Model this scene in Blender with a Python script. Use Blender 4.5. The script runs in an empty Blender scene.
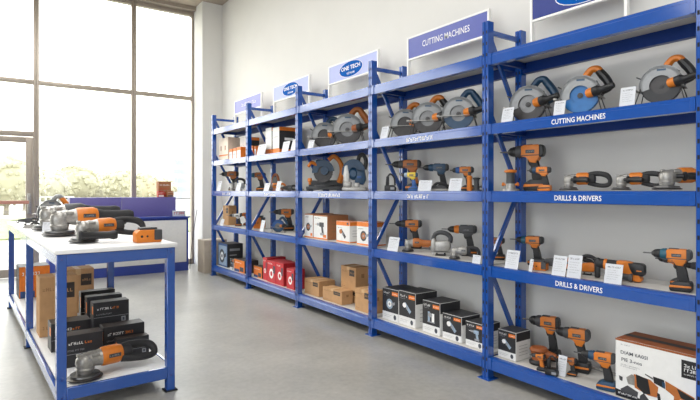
import bpy, bmesh, math, random
from mathutils import Vector, Matrix
rnd = random.Random(7)
C = bpy.context.scene.collection
PI = math.pi
R = math.radians

# ------------------------------------------------------------------ camera geometry (metres, Z up)
F, HZ, CAMZ = 512.0, 191.0, 1.253
YAW = math.atan(360 / 512.0)
SN, CS = math.sin(YAW), math.cos(YAW)
def y_at(px, X):                       # point on the line X = const seen in column px
    k = (px - 350) / F
    return X * (CS - k * SN) / (k * CS + SN)
def x_at(px, Y):
    k = (px - 350) / F
    return Y * (SN + k * CS) / (CS - k * SN)
def depth(X, Y): return X * SN + Y * CS
def ground(px, py, z):                 # point of the horizontal plane z
    d = (CAMZ - z) * F / (py - HZ)
    l = (px - 350) / F * d
    return l * CS + d * SN, -l * SN + d * CS
def z_at(py, X, Y): return CAMZ + (HZ - py) * depth(X, Y) / F

# ------------------------------------------------------------------ materials
def lin(c):
    c /= 255.0
    return c / 12.92 if c <= 0.04045 else ((c + 0.055) / 1.055) ** 2.4
def rgb(r, g, b): return (lin(r), lin(g), lin(b), 1.0)
MATS = {}
def mat(name, col, rough=0.5, metal=0.0, var=0.08, scale=30.0, coat=0.0, bump=0.0, spec=0.5):
    m = bpy.data.materials.new(name); m.use_nodes = True
    nt = m.node_tree; b = nt.nodes['Principled BSDF']
    b.inputs['Roughness'].default_value = rough
    b.inputs['Metallic'].default_value = metal
    b.inputs['Coat Weight'].default_value = coat; b.inputs['Coat Roughness'].default_value = 0.12; b.inputs['Coat IOR'].default_value = 1.8
    b.inputs['Specular IOR Level'].default_value = spec
    c = rgb(*col)
    tc = nt.nodes.new('ShaderNodeTexCoord')
    n = nt.nodes.new('ShaderNodeTexNoise'); n.inputs['Scale'].default_value = scale; n.inputs['Detail'].default_value = 4
    nt.links.new(tc.outputs['Object'], n.inputs['Vector'])
    r = nt.nodes.new('ShaderNodeValToRGB')
    r.color_ramp.elements[0].position = 0.3; r.color_ramp.elements[1].position = 0.7
    r.color_ramp.elements[0].color = tuple(min(1, v * (1 - var)) for v in c[:3]) + (1,)
    r.color_ramp.elements[1].color = tuple(min(1, v * (1 + var)) for v in c[:3]) + (1,)
    nt.links.new(n.outputs['Fac'], r.inputs['Fac'])
    nt.links.new(r.outputs['Color'], b.inputs['Base Color'])
    if bump:
        bp = nt.nodes.new('ShaderNodeBump'); bp.inputs['Strength'].default_value = bump; bp.inputs['Distance'].default_value = 0.01
        nt.links.new(n.outputs['Fac'], bp.inputs['Height']); nt.links.new(bp.outputs['Normal'], b.inputs['Normal'])
    MATS[name] = m
    return m
mat('blue_paint', (0, 74, 160), 0.4, var=0.05, coat=1.0, spec=0.2)
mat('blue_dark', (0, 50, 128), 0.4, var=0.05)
mat('hole', (3, 6, 22), 0.8)
mat('deck', (205, 203, 198), 0.5, var=0.03)
mat('orange', (208, 118, 32), 0.45, var=0.07)
mat('orange_dull', (176, 102, 44), 0.5, var=0.1)
mat('rust', (150, 82, 38), 0.55, var=0.1)
mat('black', (26, 26, 28), 0.45, var=0.15)
mat('rubber', (38, 38, 40), 0.65, var=0.15)
mat('dark_grey', (62, 63, 66), 0.5, var=0.15)
mat('navy_tool', (30, 66, 96), 0.42, var=0.1)
mat('teal_tool', (26, 84, 104), 0.4, var=0.1)
mat('blue_tool', (30, 84, 150), 0.4, var=0.1)
mat('blue_blade', (22, 104, 170), 0.4, var=0.08)
mat('silver', (158, 156, 152), 0.36, 0.55, var=0.18, scale=60)
mat('alu', (206, 206, 202), 0.42, 0.25, var=0.08)
mat('guard_grey', (142, 144, 145), 0.42, 0.2, var=0.08)
mat('steel', (110, 110, 110), 0.4, 0.8, var=0.15)
mat('dark_steel', (62, 60, 60), 0.42, 0.5, var=0.15)
mat('chrome', (190, 190, 190), 0.2, 1.0)
mat('white_print', (240, 240, 238), 0.5, var=0.01)
mat('paper', (208, 211, 217), 0.6, var=0.01)
mat('ink', (70, 74, 84), 0.7, var=0.02)
mat('grey_print', (150, 152, 156), 0.6, var=0.05)
mat('carton', (188, 146, 102), 0.75, var=0.07, scale=18)
mat('carton_dark', (150, 112, 76), 0.75, var=0.07)
mat('tape', (206, 172, 128), 0.35, var=0.04)
mat('box_white', (228, 228, 226), 0.55, var=0.03)
mat('box_black', (42, 42, 45), 0.5, var=0.2, scale=14)
mat('box_dark', (58, 50, 46), 0.5, var=0.15)
mat('box_orange', (226, 122, 36), 0.5, var=0.08)
mat('box_red', (196, 42, 50), 0.5, var=0.1)
mat('box_red2', (168, 34, 42), 0.5, var=0.1)
mat('box_blue', (50, 80, 130), 0.5, var=0.2)
mat('box_cream', (232, 218, 200), 0.6, var=0.05)
mat('box_brown', (164, 108, 70), 0.6, var=0.06)
mat('print_pale', (150, 170, 190), 0.5, var=0.25, scale=90)
mat('yellow', (226, 196, 60), 0.45)
mat('red', (190, 60, 45), 0.5)
mat('frame_grey', (164, 154, 142), 0.4, 0.3, var=0.04)
mat('table_white', (236, 236, 236), 0.35, var=0.01)
mat('desk_blue', (52, 72, 156), 0.45, var=0.04)
mat('desk_screen', (104, 98, 160), 0.45, var=0.04)
mat('bar_pink', (186, 132, 116), 0.5, var=0.04)
mat('sign_pale', (184, 192, 232), 0.6, var=0.02, spec=0.2)
mat('sign_mid', (84, 94, 168), 0.35, var=0.03)
mat('sign_navy', (34, 52, 130), 0.4, var=0.03)
mat('sign_lav', (128, 132, 200), 0.4, var=0.12, scale=3)
mat('sign_frame', (240, 240, 238), 0.4, var=0.01)
mat('logo_blue', (6, 88, 172), 0.75, var=0.02, spec=0.1)
mat('wall_paint', (222, 221, 217), 0.85, var=0.015, scale=3, bump=0.03)
mat('wall_low_bounce', (104, 104, 108), 0.85, var=0.02, scale=3)  # unseen left wall, darkened so the near beams mirror less white
mat('plinth', (176, 164, 148), 0.7, var=0.08, scale=10)
mat('ceiling_concrete', (176, 164, 148), 0.9, var=0.15, scale=4, bump=0.1)
mat('haze_leaf', (160, 156, 130), 0.9, var=0.05, scale=2)  # outdoor haze is put into the washed-out foliage colour
mat('haze_leaf_pale', (170, 166, 144), 0.9, var=0.05, scale=2)  # paler foliage, its haze likewise mixed into the colour
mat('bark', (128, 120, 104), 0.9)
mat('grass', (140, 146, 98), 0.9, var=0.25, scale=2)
mat('pavement', (160, 156, 148), 0.8, var=0.06, scale=1)
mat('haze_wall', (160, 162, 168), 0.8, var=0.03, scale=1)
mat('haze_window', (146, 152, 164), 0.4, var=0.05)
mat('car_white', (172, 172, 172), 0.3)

def floor_material():
    m = bpy.data.materials.new('polished_concrete'); m.use_nodes = True; nt = m.node_tree; b = nt.nodes['Principled BSDF']
    tc = nt.nodes.new('ShaderNodeTexCoord')
    n1 = nt.nodes.new('ShaderNodeTexNoise'); n1.inputs['Scale'].default_value = 0.9; n1.inputs['Detail'].default_value = 8; n1.inputs['Roughness'].default_value = 0.65
    n2 = nt.nodes.new('ShaderNodeTexNoise'); n2.inputs['Scale'].default_value = 28; n2.inputs['Detail'].default_value = 6
    mx = nt.nodes.new('ShaderNodeMath'); mx.operation = 'MULTIPLY_ADD'; mx.inputs[1].default_value = 0.3
    for n in (n1, n2): nt.links.new(tc.outputs['Object'], n.inputs['Vector'])
    nt.links.new(n2.outputs['Fac'], mx.inputs[0]); nt.links.new(n1.outputs['Fac'], mx.inputs[2])
    r = nt.nodes.new('ShaderNodeValToRGB')
    r.color_ramp.elements[0].position = 0.42; r.color_ramp.elements[0].color = rgb(136, 135, 131)
    r.color_ramp.elements[1].position = 0.86; r.color_ramp.elements[1].color = rgb(180, 178, 172)
    nt.links.new(mx.outputs[0], r.inputs['Fac']); nt.links.new(r.outputs['Color'], b.inputs['Base Color'])
    rr = nt.nodes.new('ShaderNodeMapRange'); rr.inputs['To Min'].default_value = 0.22; rr.inputs['To Max'].default_value = 0.42
    nt.links.new(n1.outputs['Fac'], rr.inputs['Value']); nt.links.new(rr.outputs[0], b.inputs['Roughness'])
    MATS['floor'] = m
floor_material()
def glass_material():
    m = bpy.data.materials.new('window_glass'); m.use_nodes = True; nt = m.node_tree
    for n in list(nt.nodes): nt.nodes.remove(n)
    o = nt.nodes.new('ShaderNodeOutputMaterial'); mix = nt.nodes.new('ShaderNodeMixShader')
    t = nt.nodes.new('ShaderNodeBsdfTransparent'); t.inputs['Color'].default_value = (0.97, 0.98, 0.97, 1)
    g = nt.nodes.new('ShaderNodeBsdfGlossy'); g.inputs['Roughness'].default_value = 0.02
    mix.inputs[0].default_value = 0.06
    nt.links.new(t.outputs[0], mix.inputs[1]); nt.links.new(g.outputs[0], mix.inputs[2]); nt.links.new(mix.outputs[0], o.inputs[0])
    MATS['glass'] = m
glass_material()

# ------------------------------------------------------------------ mesh builder
class MB:
    def __init__(s, scale=1.0, mat='black'):
        s.bm = bmesh.new(); s.S = scale; s.names = []; s.cur = 0; s.m(mat)
    def m(s, name):
        if name not in s.names: s.names.append(name)
        s.cur = s.names.index(name); return s
    def _begin(s): s._n0 = set(s.bm.faces)
    def _end(s):
        for f in s.bm.faces:
            if f not in s._n0: f.material_index = s.cur
    def _new(s, verts, faces):
        vs = [s.bm.verts.new(v) for v in verts]
        for f in faces:
            try:
                fc = s.bm.faces.new([vs[i] for i in f]); fc.material_index = s.cur
            except ValueError: pass
        return vs
    def box(s, c, d, bev=0.0, rot=None, seg=2):
        s._begin()
        r = bmesh.ops.create_cube(s.bm, size=1.0)
        vs = r['verts']
        mt = Matrix.Translation(c) @ (rot.to_4x4() if rot else Matrix()) @ Matrix.Diagonal((d[0], d[1], d[2], 1))
        bmesh.ops.transform(s.bm, matrix=mt, verts=vs)
        if bev > 0:
            es = list({e for v in vs for e in v.link_edges})
            bmesh.ops.bevel(s.bm, geom=es, offset=min(bev, min(d) * 0.45), segments=seg, profile=0.5, affect='EDGES')
        s._end(); return s
    def lathe(s, p0, p1, prof, n=14, caps=True):       # prof: (t along p0->p1 0..1, radius)
        p0, p1 = Vector(p0), Vector(p1); ax = (p1 - p0); a = ax.normalized()
        u = a.cross(Vector((0, 0, 1)) if abs(a.z) < 0.9 else Vector((1, 0, 0))).normalized(); v = a.cross(u)
        verts, faces = [], []
        for t, r in prof:
            for i in range(n):
                th = 2 * PI * i / n
                verts.append(p0 + ax * t + (u * math.cos(th) + v * math.sin(th)) * r)
        for j in range(len(prof) - 1):
            for i in range(n):
                k = (i + 1) % n
                faces.append((j * n + i, j * n + k, (j + 1) * n + k, (j + 1) * n + i))
        if caps:
            faces.append(tuple(range(n))[::-1]); b = (len(prof) - 1) * n; faces.append(tuple(range(b, b + n)))
        s._new(verts, faces); return s
    def cyl(s, p0, p1, r0, r1=None, n=14):
        return s.lathe(p0, p1, [(0, r0), (1, r0 if r1 is None else r1)], n)
    def prism(s, pts, y0, y1, bev=0.0, seg=2):         # outline in the xz plane, pushed from y0 to y1
        s._begin()
        n = len(pts)
        a = [s.bm.verts.new((x, y0, z)) for x, z in pts]; b = [s.bm.verts.new((x, y1, z)) for x, z in pts]
        s.bm.faces.new(a); s.bm.faces.new(b[::-1])
        for i in range(n):
            k = (i + 1) % n; s.bm.faces.new((a[k], a[i], b[i], b[k]))
        if bev > 0:
            es = list({e for v in a + b for e in v.link_edges})
            try: bmesh.ops.bevel(s.bm, geom=es, offset=bev, segments=seg, profile=0.5, affect='EDGES', clamp_overlap=True)
            except Exception: pass
        s._end(); return s
    def tube(s, pts, r, n=8, sm=4, closed=False, flat=1.0):
        P = [Vector(p) for p in pts]
        rs = list(r) if isinstance(r, (list, tuple)) else [r] * len(P)
        Q, RR = [], []
        m = len(P)
        for i in range(m if closed else m - 1):
            g = (lambda q: P[q % m]) if closed else (lambda q: P[max(0, min(m - 1, q))])
            p0, p1, p2, p3 = g(i - 1), g(i), g(i + 1), g(i + 2)
            for j in range(sm):
                t = j / sm
                Q.append(0.5 * ((2 * p1) + (p2 - p0) * t + (2 * p0 - 5 * p1 + 4 * p2 - p3) * t * t + (3 * p1 - p0 - 3 * p2 + p3) * t ** 3))
                RR.append(rs[i] * (1 - t) + rs[(i + 1) % m] * t)
        if not closed: Q.append(P[-1]); RR.append(rs[-1])
        verts, faces = [], []; L = len(Q); up = None
        for i, q in enumerate(Q):
            d = (Q[(i + 1) % L] - Q[i - 1]) if closed else (Q[min(i + 1, L - 1)] - Q[max(i - 1, 0)])
            d.normalize()
            if up is None: up = d.cross(Vector((0, 1, 0)) if abs(d.y) < 0.9 else Vector((1, 0, 0))).normalized()
            up = (up - d * up.dot(d)).normalized(); w = d.cross(up)
            for k in range(n):
                th = 2 * PI * k / n
                verts.append(q + up * math.cos(th) * RR[i] + w * math.sin(th) * RR[i] * flat)
        for i in range(L if closed else L - 1):
            for k in range(n):
                a, b = i * n + k, i * n + (k + 1) % n; c2 = ((i + 1) % L) * n
                faces.append((a, b, c2 + (k + 1) % n, c2 + k))
        if not closed:
            faces.append(tuple(range(n))[::-1]); faces.append(tuple(range((L - 1) * n, L * n)))
        s._new(verts, faces); return s
    def sector(s, c, ri, ro, a0, a1, y0, y1, n=18, teeth=0):   # annular slab facing -y, angles in degrees
        full = abs(a1 - a0) >= 359.9
        verts, faces = [], []; N = n if full else n + 1
        for i in range(N):
            th = R(a0 + (a1 - a0) * i / n); cc, sn_ = math.cos(th), math.sin(th)
            o = ro * (1.0 - (0.035 if teeth and i % 2 else 0))
            for rr, y in ((ri, y0), (o, y0), (o, y1), (ri, y1)):
                verts.append((c[0] + rr * cc, y, c[1] + rr * sn_))
        for i in range(n):
            a, b = i * 4, ((i + 1) % N) * 4
            for k in range(4): faces.append((a + k, a + (k + 1) % 4, b + (k + 1) % 4, b + k))
        if not full: faces.append((0, 3, 2, 1)); e = (N - 1) * 4; faces.append((e, e + 1, e + 2, e + 3))
        s._new(verts, faces); return s
    def poly(s, pts):                                   # one flat face from 3-D points
        s._new(pts, [tuple(range(len(pts)))]); return s
    def fpoly(s, pts, y): return s.poly([(x, y, z) for x, z in pts])
    def frect(s, x0, z0, x1, z1, y): return s.fpoly([(x0, z0), (x1, z0), (x1, z1), (x0, z1)], y)
    def fell(s, cx, cz, rx, rz, y, n=24): return s.fpoly([(cx + rx * math.cos(2 * PI * i / n), cz + rz * math.sin(2 * PI * i / n)) for i in range(n)], y)
    def text(s, txt, M, size, width=None, ext=0.0005, bold=0.0, align='CENTER'):
        cu = bpy.data.curves.new('lettering', 'FONT'); cu.body = txt; cu.size = 1.0; cu.align_x = align; cu.align_y = 'CENTER'
        cu.resolution_u = 2; cu.extrude = 0.0; cu.offset = bold
        ob = bpy.data.objects.new('lettering', cu); C.objects.link(ob); bpy.context.view_layer.update()
        me = bpy.data.meshes.new_from_object(ob)
        w = max(v.co.x for v in me.vertices) - min(v.co.x for v in me.vertices)
        h = max(v.co.y for v in me.vertices) - min(v.co.y for v in me.vertices)
        sz = size / h; sx = (width / w) if width else sz
        mt = M @ Matrix.Diagonal((sx, sz, 1, 1))
        s._new([mt @ v.co for v in me.vertices], [tuple(p.vertices) for p in me.polygons])
        bpy.data.objects.remove(ob); bpy.data.meshes.remove(me); bpy.data.curves.remove(cu)
        return s
    def blurtext(s, x0, x1, z, h, y, seed=1):           # lettering too small to read: a row of little strokes
        g = random.Random(seed); x = x0
        while x < x1 - h * 0.3:
            w = h * g.uniform(0.45, 0.75); st = h * 0.2
            k = g.randrange(5)
            if k in (0, 1, 3): s.frect(x, z, x + st, z + h, y)
            if k in (0, 2): s.frect(x, z + h - st, x + w, z + h, y)
            if k in (1, 2, 4): s.frect(x, z, x + w, z + st, y)
            if k in (2, 3): s.frect(x + w - st, z, x + w, z + h, y)
            if k in (3, 4): s.frect(x, z + h * 0.42, x + w, z + h * 0.42 + st, y)
            x += w + h * 0.22
            if g.random() < 0.12: x += h * 0.4
        return s
    def build(s, name, parent=None, smooth=True, label=None):
        if s.S != 1.0: bmesh.ops.scale(s.bm, vec=(s.S,) * 3, verts=s.bm.verts)
        me = bpy.data.meshes.new(name); s.bm.to_mesh(me); s.bm.free()
        for n in s.names: me.materials.append(MATS[n])
        if smooth and len(me.polygons):
            me.polygons.foreach_set('use_smooth', [True] * len(me.polygons)); me.set_sharp_from_angle(angle=R(38))
        o = bpy.data.objects.new(name, me); C.objects.link(o)
        if parent: o.parent = parent
        if label: o['label'] = label
        return o
FR = Matrix.Rotation(R(90), 4, 'X')                     # text upright, facing -y
def ftext(x, y, z): return Matrix.Translation((x, y, z)) @ FR
WALLR = Matrix.Rotation(R(-90), 4, 'Z')                 # a thing facing the aisle (-X)

def empty(name, label=None, cat=None, group=None, kind=None):
    o = bpy.data.objects.new(name, None); o.empty_display_size = 0.1; C.objects.link(o)
    tag(o, label, cat, group, kind); return o
def tag(o, label=None, cat=None, group=None, kind=None):
    if label: o['label'] = label
    if cat: o['category'] = cat
    if group: o['group'] = group
    if kind: o['kind'] = kind
    return o
def struct(o): o['kind'] = 'structure'; return o

# ------------------------------------------------------------------ the room
XW, YP, YG, XP, CZ = 3.22, 8.35, 8.83, 2.88, 4.40        # rack wall, pier front, glass line, pier left side, ceiling
XL, YB = -4.6, -3.2
def slab(name, x0, y0, z0, x1, y1, z1, m, cat=None, label=None):
    b = MB(1, m); b.box(((x0 + x1) / 2, (y0 + y1) / 2, (z0 + z1) / 2), (x1 - x0, y1 - y0, z1 - z0)); o = b.build(name, smooth=False); return struct(o)
slab('floor', XL - 0.2, YB - 0.2, -0.1, XW + 0.2, YG + 0.1, 0, 'floor')
slab('ceiling', XL - 0.2, YB - 0.2, CZ, XW + 0.2, YG + 0.1, CZ + 0.15, 'ceiling_concrete')
slab('wall_right', XW, YB - 0.2, 0, XW + 0.2, YG + 0.1, CZ, 'wall_paint')
slab('wall_left', XL - 0.2, YB - 0.2, 0, XL, YG + 0.1, CZ, 'wall_low_bounce')
slab('wall_back', XL, YB - 0.2, 0, XW, YB, CZ, 'wall_paint')
slab('wall_far', XP, YP, 0, XW, YG + 0.1, CZ, 'wall_paint')
slab('baseboard_right', XW - 0.012, YB, 0, XW, YP, 0.07, 'deck')
slab('trim_1', XL, YG - 0.16, 4.335, XP, YG + 0.1, CZ, 'frame_grey')
# window bays between mullions
MUL = [XL, -3.3, -2.05, -0.8, 0.555, 1.906, XP]
TR, DH = 2.85, 2.05
def bar(b, x0, x1, z0, z1, y0=YG - 0.05, y1=YG + 0.05): b.box(((x0 + x1) / 2, (y0 + y1) / 2, (z0 + z1) / 2), (x1 - x0, y1 - y0, z1 - z0), 0.004)
for i in range(len(MUL) - 1):
    x0, x1 = MUL[i], MUL[i + 1]
    w = struct(empty('window_%d' % (i + 1)))
    door = (i == 3)
    fr = MB(1, 'frame_grey')
    bar(fr, x0 + 0.0005, x0 + 0.036, 0.001, 4.334); bar(fr, x1 - 0.036, x1 - 0.0005, 0.001, 4.334)
    xa_, xb_ = x0 + 0.035, x1 - 0.035
    for z0, z1 in ((4.27, 4.334), (TR - 0.03, TR + 0.03), (DH, DH + 0.07) if door else (0.001, 0.09)): bar(fr, xa_, xb_, z0, z1, YG - 0.044, YG + 0.044)
    fr.build('window_frame', w)
    for z0, z1 in ((TR + 0.03, 4.27), ((DH + 0.07) if door else 0.09, TR - 0.03)):
        g = MB(1, 'glass'); g.box(((x0 + x1) / 2, YG, (z0 + z1) / 2), (x1 - x0 - 0.08, 0.006, z1 - z0)); g.build('window_pane', w, False)
    if door:
        d = struct(empty('door_1'))
        a0, a1 = x0 + 0.04, x1 - 0.04
        lf = MB(1, 'frame_grey')
        bar(lf, a0, a0 + 0.09, 0.01, DH - 0.01, YG - 0.035, YG + 0.035); bar(lf, a1 - 0.09, a1, 0.01, DH - 0.01, YG - 0.035, YG + 0.035)
        bar(lf, a0 + 0.089, a1 - 0.089, DH - 0.09, DH - 0.011, YG - 0.031, YG + 0.031); bar(lf, a0 + 0.089, a1 - 0.089, 0.011, 0.13, YG - 0.031, YG + 0.031)
        lf.build('door_frame', d)
        g = MB(1, 'glass'); g.box(((a0 + a1) / 2, YG, 1.04), (a1 - a0 - 0.17, 0.006, 1.82)); g.build('door_pane', d, False)
        pb = MB(1, 'bar_pink'); pb.box(((a0 + a1) / 2, YG - 0.075, 1.09), (a1 - a0 - 0.1, 0.03, 0.05), 0.008); pb.build('push_bar', d)
        h = MB(1, 'silver'); h.box((a1 - 0.05, YG - 0.06, 1.07), (0.05, 0.05, 0.3), 0.01); h.build('door_handle', d)

# ------------------------------------------------------------------ shelving
XS, PITCH, XR = 2.70, 1.2825, 3.11
P = [1.003 + PITCH * k for k in range(6)]               # upright lines, nearest first
P = [1.003, 2.2756, 3.5386, 4.8438, 6.156, 7.4115]
LV = [2.166, 1.698, 1.253, 0.755, 0.149]                # beam tops, top shelf first
DK = [z + 0.0012 for z in LV]
RH = 2.385
BAYN = ['nearest bay, at the right of the photo', 'second bay from the right', 'middle bay of the five', 'fourth bay from the right', 'farthest bay, beside the white pier']
def upright(b, x, y, front):
    dx = 0.06
    for s_ in (-1, 1): b.box((x + dx / 2, y + s_ * 0.0145, RH / 2), (dx, 0.023, RH), 0.003, seg=1)
    b.box((x + dx / 2 + 0.004, y, RH / 2), (dx - 0.008, 0.012, RH - 0.002))
    b.m('hole')
    z = 0.06
    while z < RH - 0.03:
        for s_ in (-1, 1): b.box((x, y + s_ * 0.0145, z), (0.0012, 0.010, 0.021))
        z += 0.075
    b.m('blue_paint')
def rail(b, p0, p1, w, t):
    p0, p1 = Vector(p0), Vector(p1); d = p1 - p0
    q = d.to_track_quat('X', 'Z').to_matrix()
    b.box((p0 + p1) / 2, (d.length, w, t), 0.003, q, seg=1)
def frame_parts(root, y):
    for x, front in ((XS, 1), (XR - 0.06, 0)):
        b = MB(1, 'blue_paint' if front else 'blue_paint'); upright(b, x, y, front); u = b.build('upright', root)
        f = MB(1, 'blue_paint'); f.box((x + 0.03, y, 0.003), (0.1, 0.1, 0.006), 0.002); f.cyl((x - 0.008, y - 0.035, 0.006), (x - 0.008, y - 0.035, 0.014), 0.008); f.build('foot_plate', u)
    a, c = XS + 0.055, XR - 0.055
    for z0, z1 in ((2.32, 2.32), (2.29, 1.76), (1.78, 1.27), (0.76, 1.24), (0.73, 0.18), (0.1, 0.1)):
        b = MB(1, 'blue_paint'); rail(b, (a, y + 0.004, z0), (c, y + 0.004, z1), 0.02, 0.034); b.build('brace', root)
LABELS = {(0, 1): 'CUTTING MACHINES', (0, 2): 'DRILLS & DRIVERS', (0, 3): 'DRILLS & DRIVERS'}
LPX = {(0, 1): (551, 605), (0, 2): (554, 601), (0, 3): (555, 602), (1, 1): (406, 431), (1, 2): (407, 429), (2, 2): (318, 339), (3, 2): (264, 275), (4, 2): (222, 230)}
for k in range(5):
    root = empty('shelving_bay', 'blue boltless steel shelving bay, ' + BAYN[k], 'shelf', 'bays of blue steel shelving along the wall')
    y0, y1 = P[k], P[k + 1]
    frame_parts(root, y1)
    if k == 0: frame_parts(root, y0)
    ya, yb = y0 + 0.027, y1 - 0.027
    for L, z in enumerate(LV):
        hgt = 0.078 if L in (0, 4) else 0.07
        b = MB(1, 'blue_paint')
        prof = [(XS + 0.004, z - hgt), (XS + 0.004, z - 0.02), (XS + 0.008, z - 0.017), (XS + 0.008, z - 0.002), (XS + 0.012, z), (XS + 0.05, z), (XS + 0.05, z - hgt)]
        vs = [(x, ya, zz) for x, zz in prof] + [(x, yb, zz) for x, zz in prof]; n = len(prof)
        b._new(vs, [tuple(range(n)), tuple(range(n, 2 * n))[::-1]] + [(i, n + i, n + (i + 1) % n, (i + 1) % n) for i in range(n)])
        bmesh.ops.recalc_face_normals(b.bm, faces=b.bm.faces)
        for yy in (ya + 0.012, yb - 0.012): b.box((XS + 0.002, yy, z - hgt / 2), (0.006, 0.024, hgt * 0.96), 0.001, seg=1)
        bo = b.build('front_beam', root)
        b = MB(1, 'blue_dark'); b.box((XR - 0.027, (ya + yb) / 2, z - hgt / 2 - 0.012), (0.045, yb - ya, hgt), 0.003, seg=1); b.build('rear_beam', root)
        b = MB(1, 'deck'); b.box(((XS + XR) / 2 + 0.002, (ya + yb) / 2, z - 0.0095), (XR - XS - 0.105, yb - ya, 0.018), 0.001, seg=1); b.build('shelf_deck', root)
        for yy in (ya + 0.02, yb - 0.02):
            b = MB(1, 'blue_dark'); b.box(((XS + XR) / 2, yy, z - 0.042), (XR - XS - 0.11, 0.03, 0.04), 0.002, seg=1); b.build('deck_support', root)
        if (k, L) in LPX:
            a_, b_ = LPX[(k, L)]
            Y0, Y1 = y_at(a_, XS), y_at(b_, XS); zc = z - hgt / 2 - 0.007
            t = MB(1, 'white_print')
            M4 = Matrix.Translation((XS + 0.0034, (Y0 + Y1) / 2, zc)) @ WALLR @ FR
            if (k, L) in LABELS: t.text(LABELS[(k, L)], M4, 0.030, Y0 - Y1, bold=0.012)
            else:
                t.blurtext(-(Y0 - Y1) / 2, (Y0 - Y1) / 2, -0.014, 0.030, 0, k * 7 + L)
                bmesh.ops.transform(t.bm, matrix=Matrix.Translation((XS + 0.0034, (Y0 + Y1) / 2, zc)) @ WALLR, verts=t.bm.verts)
            t.build('lettering', bo, False, 'white lettering')

# ------------------------------------------------------------------ sign panels above the shelving
XG = 3.03
SIG = [('sign_lav', None, 235, 262, 'lavender sign panel with faded white lettering above the farthest bay'),
       ('sign_pale', 'logo', 274, 310, 'pale sign panel with blue oval logo above the fourth bay from the right'),
       ('sign_pale', 'logo', 329, 379, 'pale sign panel with blue oval logo above the middle bay'),
       ('sign_mid', 'CUTTING MACHINES', 408, 490, 'blue sign panel reading CUTTING MACHINES above the second bay'),
       ('sign_navy', 'logo', 531, 628, 'dark navy sign panel with oval logo, cut by the top of the photo')]
def oval_logo(t, w, h, y):
    t.m('white_print').fell(0, 0, w, h, y); t.m('logo_blue').fell(0, 0, w * 0.97, h * 0.95, y - 0.0006)
    t.m('white_print').text('ONE TECH', ftext(0, y - 0.0014, h * 0.16), h * 0.52, w * 1.6, bold=0.02)
    t.text('VIETNAM', ftext(0, y - 0.0014, -h * 0.52), h * 0.26, w * 0.66, bold=0.01)
for m_, what, a_, b_, lab in SIG:
    Y0, Y1 = y_at(a_, XG), y_at(b_, XG); w = Y0 - Y1; zb, zt = 2.41, 2.605
    root = empty('sign_panel', lab, 'sign', 'sign panels standing along the top shelf')
    root.location = (XG, (Y0 + Y1) / 2, DK[0]); root.rotation_euler = (0, 0, R(-90))
    z0, z1 = zb - DK[0], zt - DK[0]
    b = MB(1, m_); b.box((0, 0, (z0 + z1) / 2), (w - 0.03, 0.012, z1 - z0 - 0.02)); b.build('panel', root, False)
    f = MB(1, 'sign_frame')
    for x in (-w / 2 + 0.008, w / 2 - 0.008): f.box((x, 0.002, z1 / 2), (0.018, 0.03, z1), 0.002, seg=1)
    for z in (z0, z1 - 0.006): f.box((0, 0.002, z), (w - 0.02, 0.024, 0.016), 0.002, seg=1)
    f.build('sign_frame', root)
    t = MB(1, 'white_print')
    if what == 'logo': oval_logo(t, 0.21, 0.082, -0.0075)
    elif what: t.text(what, ftext(0, -0.0075, (0)), 0.052, w * 0.58, bold=0.006)
    else: t.blurtext(-w * 0.22, w * 0.3, -0.02, 0.045, -0.0075, 5)
    o = t.build('lettering', root, False); o.location = ({329: -0.02, 531: 0.07}.get(a_, 0), 0, (z0 + z1) / 2)

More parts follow.
